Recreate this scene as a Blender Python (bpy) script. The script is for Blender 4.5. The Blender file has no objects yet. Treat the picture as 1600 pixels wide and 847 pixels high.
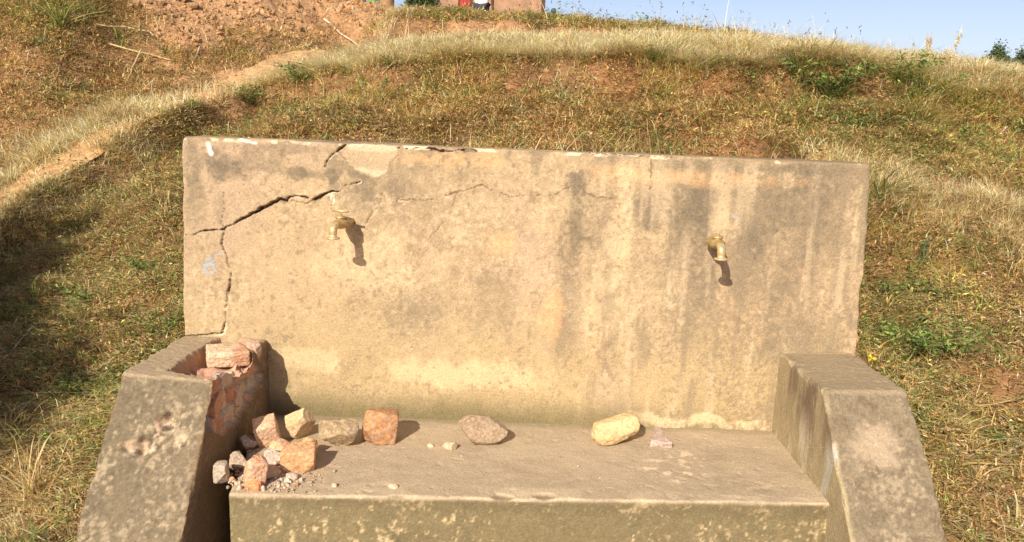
import bpy, bmesh, math
import numpy as np
from mathutils import Vector, Matrix

# ------------------------------------------------------------------ camera, light, exposure
FPX = 1250.0; PITCH = math.atan(223/FPX); YAW = math.atan(25/FPX); ROLL = math.atan(.039)
EYE = np.array([0, 0, 1.5])
FW = np.array([-math.sin(YAW)*math.cos(PITCH), math.cos(YAW)*math.cos(PITCH), -math.sin(PITCH)])
R0 = np.array([math.cos(YAW), math.sin(YAW), 0]); U0 = np.cross(R0, FW)
RT = math.cos(ROLL)*R0 + math.sin(ROLL)*U0; UP = -math.sin(ROLL)*R0 + math.cos(ROLL)*U0
scene = bpy.context.scene
cam = bpy.data.cameras.new('camera'); camo = bpy.data.objects.new('camera', cam)
scene.collection.objects.link(camo); scene.camera = camo
cam.sensor_fit = 'HORIZONTAL'; cam.sensor_width = 36; cam.lens = 36*FPX/1600
cam.clip_start = .05; cam.clip_end = 3000
camo.matrix_world = Matrix(((RT[0], UP[0], -FW[0], EYE[0]), (RT[1], UP[1], -FW[1], EYE[1]),
                            (RT[2], UP[2], -FW[2], EYE[2]), (0, 0, 0, 1)))
SUN_DIR = np.array([27., 69., -47.]); SUN_DIR /= np.linalg.norm(SUN_DIR)
ELEV = math.asin(-SUN_DIR[2]); AZ = math.atan2(-SUN_DIR[0], -SUN_DIR[1])
world = bpy.data.worlds.new('World'); scene.world = world; world.use_nodes = True
wn = world.node_tree; sky = wn.nodes.new('ShaderNodeTexSky'); sky.sky_type = 'NISHITA'
sky.sun_disc = False; sky.sun_elevation = ELEV; sky.sun_rotation = AZ
sky.air_density = 1.0; sky.dust_density = 2.5; sky.ozone_density = 1.0
tcw = wn.nodes.new('ShaderNodeTexCoord'); sx = wn.nodes.new('ShaderNodeSeparateXYZ'); mrw = wn.nodes.new('ShaderNodeMapRange')
mrw.interpolation_type = 'SMOOTHSTEP'; mrw.inputs[1].default_value = .5; mrw.inputs[2].default_value = .02; mrw.inputs[3].default_value = 1; mrw.inputs[4].default_value = 2.45
tint = wn.nodes.new('ShaderNodeVectorMath'); tint.operation = 'MULTIPLY'; tint.inputs[1].default_value = (1.09, .99, 1.07)
hz_ = wn.nodes.new('ShaderNodeVectorMath'); hz_.operation = 'SCALE'       # dry-season haze: the sky pales and brightens towards the horizon
wn.links.new(tcw.outputs['Generated'], sx.inputs[0]); wn.links.new(sx.outputs[2], mrw.inputs[0])
wn.links.new(sky.outputs[0], hz_.inputs[0]); wn.links.new(mrw.outputs[0], hz_.inputs['Scale'])
wn.links.new(hz_.outputs[0], tint.inputs[0]); wn.links.new(tint.outputs[0], wn.nodes['Background'].inputs[0])
wn.nodes['Background'].inputs[1].default_value = .06
sl = bpy.data.lights.new('sun', 'SUN'); slo = bpy.data.objects.new('sun', sl)
scene.collection.objects.link(slo); sl.energy = 5.0; sl.angle = math.radians(.53); sl.color = (1, .885, .73)
slo.rotation_euler = Vector(SUN_DIR).to_track_quat('-Z', 'Y').to_euler(); slo.location = (-3, -6, 8)
vs = scene.view_settings; vs.view_transform = 'Standard'; vs.look = 'None'; vs.gamma = 1
vs.use_curve_mapping = False; vs.exposure = .30
scene.cycles.max_bounces = 6; scene.cycles.use_denoising = True

# ------------------------------------------------------------------ helpers
def ray(x, y): return FW*FPX + RT*(x-800) - UP*(y-423.5)
def onY(x, y, Y): d = ray(x, y); return EYE + d*(Y/d[1])
def onZ(x, y, Z): d = ray(x, y); return EYE + d*((Z-1.5)/d[2])
def onX(x, y, X): d = ray(x, y); return EYE + d*(X/d[0])
rng = np.random.default_rng(7)

def _h(i, j, k, s):
    n = (i.astype(np.int64)*374761393 + j.astype(np.int64)*668265263 + k.astype(np.int64)*2147483647 + s*1274126177) & 0xffffffff
    n = ((n ^ (n >> 13))*1274126177) & 0xffffffff
    n = ((n ^ (n >> 16))*2246822519) & 0xffffffff
    return ((n ^ (n >> 15)) & 0xffffff)/float(0xffffff)
def vnoise(P, s=0):
    I = np.floor(P).astype(np.int64); F = P-I; F = F*F*(3-2*F)
    x, y, z = I.T; u, v, w = F.T; r = 0
    for a in (0, 1):
        for b in (0, 1):
            for c in (0, 1):
                r = r + _h(x+a, y+b, z+c, s)*(u if a else 1-u)*(v if b else 1-v)*(w if c else 1-w)
    return r*2-1
def fbm(P, scale, octv=4, s=0, gain=.5):
    P = np.asarray(P, float)*scale; r = 0; a = 1; t = 0
    for o in range(octv):
        r = r + a*vnoise(P*2.03**o + 17.3*o, s+o); t += a; a *= gain
    return r/t
def sstep(x, a, b):
    t = np.clip((x-a)/(b-a), 0, 1); return t*t*(3-2*t)
def polyd(P, L):
    """distance of 2D points to a polyline, and how far along it"""
    P = np.asarray(P)[:, :2]; best = np.full(len(P), 1e9); L = np.asarray(L)[:, :2]
    for a, b in zip(L[:-1], L[1:]):
        d = b-a; t = np.clip(((P-a)@d)/max(d@d, 1e-12), 0, 1)
        best = np.minimum(best, np.linalg.norm(P-a-t[:, None]*d, axis=1))
    return best
def inpoly(P, L):
    P = np.asarray(P); L = np.asarray(L); ins = np.zeros(len(P), bool); j = len(L)-1
    for i in range(len(L)):
        xi, yi = L[i][:2]; xj, yj = L[j][:2]
        c = ((yi > P[:, 1]) != (yj > P[:, 1])) & (P[:, 0] < (xj-xi)*(P[:, 1]-yi)/(yj-yi+1e-12)+xi)
        ins ^= c; j = i
    return ins
def sdpoly(P, L):
    d = polyd(P, list(L)+[L[0]]); return np.where(inpoly(P, L), -d, d)

def tag(o, label=None, cat=None, group=None, kind=None):
    if label: o['label'] = label
    if cat: o['category'] = cat
    if group: o['group'] = group
    if kind: o['kind'] = kind
    return o
def empty(name, loc, label, cat, group=None, rz=0):
    o = bpy.data.objects.new(name, None); scene.collection.objects.link(o); o.location = loc
    o.rotation_euler = (0, 0, rz); o.empty_display_size = .05
    return tag(o, label, cat, group)
def mk(name, V, faces, m, col=None, parent=None, smooth=True):
    """one mesh object from arrays; faces: list of (n,k) index arrays"""
    me = bpy.data.meshes.new(name); V = np.asarray(V, np.float32)
    faces = [np.asarray(f, np.int32) for f in faces if len(f)]
    me.vertices.add(len(V)); me.vertices.foreach_set('co', V.ravel())
    tot = sum(f.size for f in faces); n = sum(len(f) for f in faces)
    me.loops.add(tot); me.loops.foreach_set('vertex_index', np.concatenate([f.ravel() for f in faces]))
    me.polygons.add(n)
    sizes = np.concatenate([np.full(len(f), f.shape[1]) for f in faces])
    me.polygons.foreach_set('loop_start', np.concatenate([[0], np.cumsum(sizes)[:-1]]).astype(np.int32))
    me.polygons.foreach_set('use_smooth', np.full(n, smooth))
    me.update(calc_edges=True)
    if col is not None:
        a = me.color_attributes.new('Col', 'FLOAT_COLOR', 'POINT')
        c = np.ones((len(V), 4), np.float32); c[:, :3] = col; a.data.foreach_set('color', c.ravel())
    me.materials.append(m)
    o = bpy.data.objects.new(name, me); scene.collection.objects.link(o)
    if parent is not None: o.parent = parent
    return o
def from_bm(name, bm, m, parent=None, smooth=True, fn=None):
    me = bpy.data.meshes.new(name); bm.to_mesh(me); bm.free()
    for p in me.polygons: p.use_smooth = smooth
    me.materials.append(m); o = bpy.data.objects.new(name, me); scene.collection.objects.link(o)
    if parent is not None: o.parent = parent
    return o

def material(name, base=None, rough=.9, noise=(60, .25), bump=(120, .4, .004), translucent=0, metal=0, spec=.3, bump2=None):
    """vertex-colour (base None) or flat base, broken up by noise, with bump"""
    m = bpy.data.materials.new(name); m.use_nodes = True; nt = m.node_tree; N = nt.nodes; L = nt.links
    b = N['Principled BSDF']; b.inputs['Roughness'].default_value = rough; b.inputs['Metallic'].default_value = metal
    b.inputs['Specular IOR Level'].default_value = spec
    tc = N.new('ShaderNodeTexCoord')
    if base is None:
        c = N.new('ShaderNodeVertexColor'); c.layer_name = 'Col'; src = c.outputs[0]
    else:
        c = N.new('ShaderNodeRGB'); c.outputs[0].default_value = (*base, 1); src = c.outputs[0]
    if noise:
        t = N.new('ShaderNodeTexNoise'); t.inputs['Scale'].default_value = noise[0]; t.inputs['Detail'].default_value = 6
        t.inputs['Roughness'].default_value = .65
        L.new(tc.outputs['Object'], t.inputs['Vector'])
        mr = N.new('ShaderNodeMapRange'); L.new(t.outputs[0], mr.inputs[0]); mr.inputs[1].default_value = .3; mr.inputs[2].default_value = .7
        mr.inputs[3].default_value = 1-noise[1]; mr.inputs[4].default_value = 1+noise[1]
        mx = N.new('ShaderNodeVectorMath'); mx.operation = 'SCALE'; L.new(src, mx.inputs[0]); L.new(mr.outputs[0], mx.inputs['Scale']); src = mx.outputs[0]
    L.new(src, b.inputs['Base Color'])
    if bump:
        t = N.new('ShaderNodeTexNoise'); t.inputs['Scale'].default_value = bump[0]; t.inputs['Detail'].default_value = 5
        L.new(tc.outputs['Object'], t.inputs['Vector'])
        bp = N.new('ShaderNodeBump'); bp.inputs['Strength'].default_value = bump[1]; bp.inputs['Distance'].default_value = bump[2]
        L.new(t.outputs[0], bp.inputs['Height']); L.new(bp.outputs[0], b.inputs['Normal'])
        if bump2:
            t = N.new('ShaderNodeTexNoise'); t.inputs['Scale'].default_value = bump2[0]; t.inputs['Detail'].default_value = 3
            L.new(tc.outputs['Object'], t.inputs['Vector'])
            b2 = N.new('ShaderNodeBump'); b2.inputs['Strength'].default_value = bump2[1]; b2.inputs['Distance'].default_value = bump2[2]
            L.new(t.outputs[0], b2.inputs['Height']); L.new(bp.outputs[0], b2.inputs['Normal']); L.new(b2.outputs[0], b.inputs['Normal'])
    if translucent:
        tr = N.new('ShaderNodeBsdfTranslucent'); L.new(src, tr.inputs[0])
        ms = N.new('ShaderNodeMixShader'); ms.inputs[0].default_value = translucent
        L.new(b.outputs[0], ms.inputs[1]); L.new(tr.outputs[0], ms.inputs[2]); L.new(ms.outputs[0], N['Material Output'].inputs[0])
    return m
M = dict(
    plaster=material('weathered_plaster', None, .92, (140, .24), (150, .6, .004), bump2=(28, .35, .006)),
    stone=material('stone', None, .92, (110, .32), (85, .8, .007), spec=.15),
    soil=material('soil', None, .98, (35, .35), (60, .9, .012), bump2=(14, .6, .03)),
    grass=material('grass', None, .6, None, None, .28, spec=.25),
    brass=material('dull_brass', (.46, .34, .16), .5, (150, .4), (200, .3, .001), metal=.45),
    brasslight=material('worn_nickel', (.62, .48, .25), .42, (150, .3), (200, .2, .001), metal=.5),
    mud=material('mud_wall', (.36, .22, .14), .95, (4, .3), (20, .5, .02)),
    mud_shaded=material('shaded_mud', (.08, .05, .04), .95, (4, .3), (20, .5, .02)),  # dark copy of the mud, for the house's shaded right side
    redpaint=material('red_paint', (.36, .035, .03), .6, (5, .2), None),
    tin=material('tin_roof', (.3, .27, .25), .5, (5, .3), None, metal=.5),
    skin=material('skin', (.13, .065, .04), .6, None, None),
    white=material('white_cotton', (.78, .76, .78), .9, None, None),
    greencloth=material('green_cotton', (.12, .36, .12), .9, None, None),
    darkcloth=material('dark_cotton', (.05, .05, .07), .9, None, None),
    teal=material('teal_cloth', (.03, .1, .11), .9, None, None),
    bark=material('bark', (.32, .2, .1), .95, (12, .4), (30, .8, .02)),
)

# ------------------------------------------------------------------ ground
# (px, py, distance, straw, green, bare, red)   measured off the photo, turned into world points
CT = [
 (0,847,2.35,0.6,0.1,0.1,0.3),(110,847,2.2,0.5,0.29,0.1,0.3),(0,740,2.6,0.7,0.15,0,0.2),(60,700,2.7,0.7,0.29,0,0.1),(150,700,2.65,0.25,0.87,0,0.2),(0,650,2.95,0.3,0.58,0,0.2),
 (60,620,3,0.1,0.87,0,0.2),(160,600,3,0.05,1,0,0.1),(50,540,3.3,0.15,0.72,0,0.3),(200,545,3.15,0.1,1,0,0.2),(50,460,3.65,0.05,0.58,0.1,0.4),(170,470,3.45,0.1,0.8,0.1,0.4),(250,480,3.3,0.1,0.87,0.1,0.5),
 (50,390,3.95,0.05,0.72,0.1,0.5),(170,380,3.95,0.1,0.58,0.1,0.5),(250,380,3.8,0.05,0.43,0.2,0.7),(240,300,4.3,0.2,0.58,0.1,0.5),(150,300,4.35,0.3,0.72,0,0.3),(0,338,4.2,0.8,0.43,0,0.1),(100,268,4.6,0.85,0.29,0,0.1),(200,215,4.95,0.85,0.29,0,0.1),
 (0,290,4.6,0.95,0.05,0.1,0.1),(60,240,4.9,0.6,0.05,0.2,0.3),(150,205,5.1,0.95,0.1,0.1,0.1),(260,165,5.6,0.9,0.1,0.2,0.1),(285,178,5.4,0.6,0.29,0.3,0.2),
 (340,195,5.3,0.02,0.87,0,0.2),(300,230,4.8,0.1,0.43,0.2,0.5),(330,160,5.7,0.1,0.29,0.7,0.2),(310,150,5.9,0.1,0,1,0.2),(370,128,6.5,0.05,0,1,0.55),(455,104,7.1,0.1,0,1,0.2),(400,145,6.1,0.1,0.72,0.3,0.3),
 (0,210,5.2,0.25,0.1,0.5,0.55),(0,120,5.7,0.2,0.25,0.5,0.55),(0,0,6.8,0.2,0.25,0.5,0.55),(80,160,5.5,0.3,0.25,0.5,0.55),(90,20,6.6,0.1,1,0.1,0.2),(150,150,5.9,0.3,0.25,0.5,0.55),(150,70,6.6,0.2,0.25,0.5,0.6),(150,-60,8,0.1,0.1,1,0.55),
 (240,130,6.3,0.3,0.1,0.5,0.55),(300,100,6.7,0.1,0.25,0.5,0.55),(300,60,7.2,0.05,0.1,0.9,0.8),(300,0,8.2,0,0,1,0.9),(300,-80,9.3,0,0,1,0.9),(360,90,7,0.1,0.25,0.5,0.55),
 (430,75,7.6,0.1,0.25,0.5,0.55),(430,20,8.6,0,0,1,0.9),(430,-30,9.5,0,0,1,0.9),(510,75,8,0.2,0.29,0.6,0.6),(530,12,9.4,0,0,1,0.9),(575,62,8.6,0.5,0.1,0.4,0.5),(545,30,9,0.1,0.1,0.9,0.8),
 (460,150,5.6,0.1,0.87,0.02,0.3),(450,212,4.6,0.1,0.43,0.02,0.6),(700,225,4.5,0.15,0.38,0.02,0.5),(1000,236,4.45,0.2,0.43,0.02,0.5),(1300,252,4.15,0.25,0.72,0.02,0.3),
 (600,160,4.95,0.1,0.33,0.02,0.5),(750,165,4.8,0.05,0.23,0.02,0.7),(900,170,4.75,0.03,0.1,0.02,0.9),(1000,175,4.75,0.05,0.23,0.02,0.9),(1150,180,4.65,0.05,0.19,0.02,0.9),(1300,190,4.6,0.1,0.72,0.02,0.5),(1450,215,4.6,0.1,0.72,0.02,0.5),(1580,235,4.65,0.1,0.72,0.02,0.8),
 (800,125,5.15,0.05,0.19,0.02,0.8),(950,120,5.15,0.05,0.19,0.02,0.9),(1100,125,5.15,0.1,0.33,0.02,0.7),(1230,130,5.05,0.1,0.47,0.02,0.7),(1380,150,5,0.1,1,0.02,0.4),(1520,165,5.15,0.15,0.87,0.02,0.4),(1600,180,5.1,0.1,0.72,0.02,0.3),
 (470,112,6.2,0.5,0.58,0.02,0.2),(600,98,5.55,0.35,0.58,0.02,0.3),(750,92,5.45,0.3,0.58,0.1,0.3),(900,95,5.35,0.5,0.43,0.1,0.3),(1050,95,5.35,0.35,0.87,0.1,0.3),(1200,104,5.25,0.4,0.65,0.02,0.2),(1290,125,5.05,0.3,1,0.02,0.2),(1400,122,5.25,0.5,1,0.02,0.2),(1600,150,5.15,0.7,0.58,0.02,0.2),
 (620,60,8,0.95,0.1,0,0.1),(750,62,7.8,0.95,0.1,0,0.1),(900,68,7.6,0.9,0.1,0,0.1),(1050,76,7.3,0.8,0.43,0,0.2),(1180,80,7.2,0.9,0.29,0,0.1),(1300,92,7.2,0.95,0.1,0,0.1),(1500,123,7.2,0.95,0.1,0,0.1),(1600,143,7,0.85,0.29,0,0.2),
 (640,42,8.25,0.1,0.1,0.5,0.9),(720,41,8.25,0,0,0.6,1),(800,42,8.25,0,0,0.6,1),(870,45,8.15,0,0,0.6,1),(950,52,8.05,0,0.1,0.6,1),(1020,56,7.95,0,0.1,0.6,1),(1090,60,7.85,0.1,0.29,0.5,0.9),
 (600,33,8.6,0.9,0.29,0,0.1),(700,29,8.6,0.3,0.87,0,0.3),(860,33,8.6,0.3,1,0,0.2),(1000,45,8.4,0.3,0.87,0,0.2),(1100,55,8.3,0.5,0.58,0,0.2),(1250,75,8.1,0.8,0.43,0,0.1),(1400,94,7.8,0.95,0.1,0,0.1),(1500,115,7.6,0.95,0.1,0,0.1),(1600,147,8,0.9,0.29,0,0.1),
 (1372,285,4,0.8,0.58,0,0.1),(1480,298,3.95,1,0.1,0,0.1),(1600,325,3.8,1,0.1,0,0.1),(1450,262,4.3,0.4,0.72,0.1,0.4),(1600,290,4.15,0.3,0.58,0.1,0.8),
 (1380,345,3.7,0.3,0.43,0.1,0.4),(1500,370,3.65,0.3,0.43,0.1,0.5),(1440,430,3.5,0.1,0.87,0.2,0.4),(1600,450,3.35,0.3,0.29,0.1,0.6),(1380,450,3.4,0.1,0.87,0.2,0.4),(1370,535,3.15,0.05,1,0.1,0.2),(1450,540,3.15,0.05,1,0.1,0.2),
 (1560,560,3,0.25,0.29,0.1,0.7),(1470,620,2.85,0.2,0.72,0.1,0.4),(1600,640,2.8,0.35,0.51,0.1,0.4),(1500,700,2.6,0.2,0.72,0.1,0.3),(1600,740,2.5,0.4,0.43,0.1,0.4),(1540,820,2.3,0.3,0.43,0.3,0.5),(1600,847,2.22,0.4,0.58,0.1,0.4),
]
DP = [(-4,.4,.02),(0,.4,0),(4,.4,.02),(-2,1.5,.1),(2,1.5,.12),(-1.45,1.9,.12),(1.4,1.8,.15),(0,3.5,1.15),(-.9,3.5,.95),(-1.25,3.45,.76),(1.2,3.5,1.0),(.6,3.5,1.12),
      (-5,3.4,1.1),(-6,5,2.0),(-7.5,7,2.9),(-8,9,3.4),(-7,12,3.5),(5,3,1.0),(6,4.5,1.5),(7,6,1.8),(7.5,8,2.1),(7,12,2.0),(4.5,12,2.15),(1.5,12,2.7),(-1,12,2.9),(-3.5,12,3.1),(-5,10.5,3.5)]
cp = np.array([list(onY(a, b, Y)) for a, b, Y, *_ in CT] + [list(p) for p in DP])
ca = np.array([t[3:] for t in CT] + [(.4, .3, .1, .4)]*len(DP), float)
A = cp[:, :2]; n = len(A)
K = np.sqrt(((A[:, None]-A[None])**2).sum(-1)+.01) + np.eye(n)*.0
Pm = np.c_[np.ones(n), A]
W_ = np.linalg.solve(np.block([[K-np.eye(n)*.012, Pm], [Pm.T, np.zeros((3, 3))]]), np.r_[cp[:, 2], 0, 0, 0])
LIPS = [([(-420,520,3.5),(-150,400,3.95),(0,338,4.2),(100,268,4.6),(200,215,4.95),(285,180,5.4),(345,158,5.75),(400,136,6.1),(460,112,5.95),(600,100,5.55),(750,94,5.45),(900,96,5.35),(1050,96,5.35),(1200,106,5.25),(1300,118,5.2),(1400,126,5.25),(1600,152,5.15),(1900,190,5.1)], .17),
        ([(1320,268,4.1),(1372,288,4.0),(1480,302,3.92),(1600,328,3.8),(1800,365,3.7)], .13),
        ([(560,40,8.9),(620,34,8.5),(700,31,8.5),(860,35,8.4),(1000,47,8.3),(1100,57,8.2),(1250,77,8.0)], .16)]
LIPS = [(np.array([onY(*p)[:2] for p in L]), h) for L, h in LIPS]
def steps(X, Y):
    """terrace edges: the earth falls away sharply on the downhill side of each lip"""
    P = np.c_[X, Y]; out = np.zeros(len(P)); wob_ = .09*fbm(np.c_[X, Y, 0*X], 2.5, 4, 70)
    for L, h in LIPS:
        best = np.full(len(P), 1e9); sg = np.zeros(len(P))
        for a, b in zip(L[:-1], L[1:]):
            d = b-a; t = np.clip(((P-a)@d)/(d@d), 0, 1); e = P-a-t[:, None]*d; q = np.hypot(*e.T); k = q < best
            best = np.where(k, q, best); sg = np.where(k, np.sign(d[0]*e[:, 1]-d[1]*e[:, 0]), sg)
        s_ = best*sg+wob_; f = 1-sstep(s_, -.13, -.01)
        out -= h*f*np.exp(-(np.clip(-s_-.13, 0, None)/.55)**2)*(best < 3)
    return out
BANDS = [(0, (-9, 1.55), .0, .42), (0, (-1.55, 9), .1, 1.1), (1, (-9, 9), -.06, .22), (2, (-1.35, 9), -1.9, -.7)]
def strawband(X, Y, nz=True):
    P = np.c_[X, Y]; m = np.zeros(len(P)); w_ = .10*fbm(np.c_[X, Y, 0*X], 2.2, 4, 75)
    for li, (xa, xb), lo, hi in BANDS:
        L = LIPS[li][0]; best = np.full(len(P), 1e9); sg = np.zeros(len(P))
        for a, b in zip(L[:-1], L[1:]):
            d = b-a; t = np.clip(((P-a)@d)/(d@d), 0, 1); e = P-a-t[:, None]*d; q = np.hypot(*e.T); k = q < best
            best = np.where(k, q, best); sg = np.where(k, np.sign(d[0]*e[:, 1]-d[1]*e[:, 0]), sg)
        s_ = best*sg+w_
        left = sstep(X, xa-.15, xa+.15)*(1-sstep(X, xb-.15, xb+.15))
        m = np.maximum(m, sstep(s_, lo-.05, lo+.05)*(1-sstep(s_, hi-.12, hi+.12))*left)
    return m
def gbase(X, Y):
    X = np.asarray(X, float); Y = np.asarray(Y, float); xc = np.clip(X, -8, 7.5); yc = np.clip(Y, .3, 12)
    out = np.empty(X.shape)
    for s in range(0, len(X), 20000):
        q = np.c_[xc[s:s+20000], yc[s:s+20000]]
        out[s:s+20000] = np.sqrt(((q[:, None]-A[None])**2).sum(-1)+.01)@W_[:n] + W_[n] + q@W_[n+1:]
    out += .045*(np.clip(Y, 12, 34)-12) - .03*(np.clip(Y, 45, 200)-45) - .01*np.clip(np.abs(X)-9, 0, 100)
    out += np.where(Y < 12, steps(X, Y), 0)
    d = np.maximum.reduce([-1.17-X, X-1.13, Y-3.08, np.zeros_like(X)])
    out = np.where(Y < 3.3, np.minimum(out, .0+7*d), out)
    d2 = np.maximum.reduce([-1.37-X, X-1.31, (Y-2.0)*3, np.zeros_like(X)])
    out = np.where(Y < 2.4, np.minimum(out, -.03+2.5*d2), out)
    out = np.where((X > -1.37) & (X < -.9) & (Y < 2.55), np.minimum(out, (Y-2.02)/.702-.13), out)
    return np.where((X < 1.31) & (X > .9) & (Y < 2.6), np.minimum(out, (Y-1.83)/.95-.13), out)
def attrs(X, Y):
    out = np.empty((len(X), 4))
    for s in range(0, len(X), 20000):
        q = np.c_[X[s:s+20000], Y[s:s+20000]]
        w = 1/(((q[:, None]-A[None])**2).sum(-1)+.004)**2.6
        out[s:s+20000] = (w@ca)/w.sum(1)[:, None]
    P = np.c_[X, Y, Y*0]
    for k in range(4): out[:, k] += .35*fbm(P, 2.2, 3, 40+k)
    sb = strawband(X, Y); out[:, 0] = np.maximum(out[:, 0]*.75, sb); out[:, 3] *= 1-.7*sb; out[:, 1] *= 1-.6*sb
    return np.clip(out, 0, 1)
def axis(lo, hi, step, far, g=1.16):
    a = list(np.arange(lo, hi+1e-6, step)); s = step
    while a[-1] < far: s *= g; a.append(a[-1]+s)
    s = step; b = []
    x = lo
    while x > -far: s *= g; x -= s; b.append(x)
    return np.array(b[::-1]+a)
gx = axis(-6.5, 6.5, .03, 1500); gy = axis(.6, 11, .03, 1500)
GX, GY = np.meshgrid(gx, gy, indexing='ij'); fx, fy = GX.ravel(), GY.ravel()
gz = gbase(fx, fy); ga = attrs(np.clip(fx, -9, 9), np.clip(fy, 0, 13))
P3 = np.c_[fx, fy, fx*0]
near = 1/(1+np.clip(np.hypot(fx, fy)-15, 0, None)*.2)
apron = (fx > -1.2) & (fx < 1.15) & (fy < 3.1)
rough_ = .035*fbm(P3, 3, 4, 1) + .075*fbm(P3, 5.5, 3, 77)*(1-ga[:, 2]) + .02*np.abs(fbm(P3, 11, 3, 5))*(1-.7*ga[:, 2]) + ga[:, 2]*ga[:, 3]*.13*fbm(P3, 4, 4, 9) - .035*sstep(fbm(P3, 7, 2, 12), .25, .6)
gz = gz + np.where(apron, 0, rough_)*near
def lookup(X, Y):
    i = np.clip(np.searchsorted(gx, X)-1, 0, len(gx)-2); j = np.clip(np.searchsorted(gy, Y)-1, 0, len(gy)-2)
    u = (X-gx[i])/(gx[i+1]-gx[i]); v = (Y-gy[j])/(gy[j+1]-gy[j]); Z = gz.reshape(GX.shape)
    return Z[i, j]*(1-u)*(1-v)+Z[i+1, j]*u*(1-v)+Z[i, j+1]*(1-u)*v+Z[i+1, j+1]*u*v
def hit(px, py, fallback):
    Ys = np.arange(1.9, 11.5, .03); d = ray(px, py); P = EYE+d[None]*(Ys/d[1])[:, None]
    k = (P[:, 2] < lookup(P[:, 0], P[:, 1])) & ~((np.abs(P[:, 0]) < 1.36) & (P[:, 1] < 3.3))
    return P[np.argmax(k)] if k.any() else onY(px, py, fallback)
def gz1(x, y): return float(lookup(np.array([x]), np.array([y]))[0])
earth = np.array([.26, .155, .08]); red = np.array([.29, .145, .065]); dust = np.array([.50, .31, .155]); gapshade = np.array([.085, .055, .025]); dug = np.array([.45, .275, .145])
gc = earth*(1-ga[:, 3:4]) + red*ga[:, 3:4]
pa = ga[:, 2:3]*(1-ga[:, 3:4])
gc = gc*(1-pa)+dust*pa
pd = ga[:, 2:3]*ga[:, 3:4]; gc = gc*(1-pd)+dug*pd
mixh = np.clip(sstep(fbm(P3, 4, 4, 22), -.3, .4)[:, None]*(1-ga[:, 2:3]), 0, 1)*.85  # patches of soil darkened to stand for shade between plants
gc = gc*(1-mixh)+gapshade*mixh; ms_ = (sstep(ga[:, 0], .55, .95)*(.75+.5*fbm(P3, 10, 3, 33)))[:, None].clip(0, .95)
gc = (gc*(1-ms_)+np.array([.62, .48, .26])*ms_)*(1+.3*fbm(P3, 14, 3, 31))[:, None]
I = np.arange(len(gx)*len(gy)).reshape(len(gx), len(gy))
F4 = np.stack([I[:-1, :-1], I[1:, :-1], I[1:, 1:], I[:-1, 1:]], -1).reshape(-1, 4)
tag(mk('ground', np.c_[fx, fy, gz], [F4], M['soil'], gc), 'reddish earth hillside rising in terraces behind the concrete stand', kind='structure')

# trodden path, a sheet laid just over the earth
pl = np.array([onY(a, b, Y)[:2] for a, b, Y in [(-60,345,4.1),(0,312,4.35),(60,276,4.6),(120,243,4.8),(200,205,5.1),(285,168,5.6),(330,146,5.9),(385,122,6.6),(440,106,7.1),(500,92,7.7)]])
cu = np.r_[0, np.cumsum(np.linalg.norm(np.diff(pl, axis=0), axis=1))]
tt = np.linspace(0, cu[-1], 260); px_ = np.interp(tt, cu, pl[:, 0]); py_ = np.interp(tt, cu, pl[:, 1])
dx, dy = np.gradient(px_), np.gradient(py_); ln = np.hypot(dx, dy); nx_, ny_ = -dy/ln, dx/ln
ss = np.linspace(-1, 1, 17); wid = .15+.04*sstep(tt, 1.2, 2.)+.05*fbm(np.c_[tt, tt*0, tt*0], 3, 2, 3)
PX = px_[:, None]+nx_[:, None]*ss*wid[:, None]; PY = py_[:, None]+ny_[:, None]*ss*wid[:, None]
pf = np.c_[PX.ravel(), PY.ravel(), PX.ravel()*0]
PZ = gbase(PX.ravel(), PY.ravel())+.02+.012*fbm(pf, 9, 3, 6)-.035*np.abs(np.tile(ss, len(tt)))**6 + .035*fbm(pf, 3, 4, 1)
I = np.arange(len(tt)*17).reshape(-1, 17); PF = np.stack([I[:-1, :-1], I[1:, :-1], I[1:, 1:], I[:-1, 1:]], -1).reshape(-1, 4)
tag(mk('path', np.c_[PX.ravel(), PY.ravel(), PZ], [PF], M['soil'], np.array([.56, .36, .18])*(1+.2*fbm(pf, 12, 3, 8))[:, None]), 'bare trodden dirt path climbing to the upper terrace', kind='structure')

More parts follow.
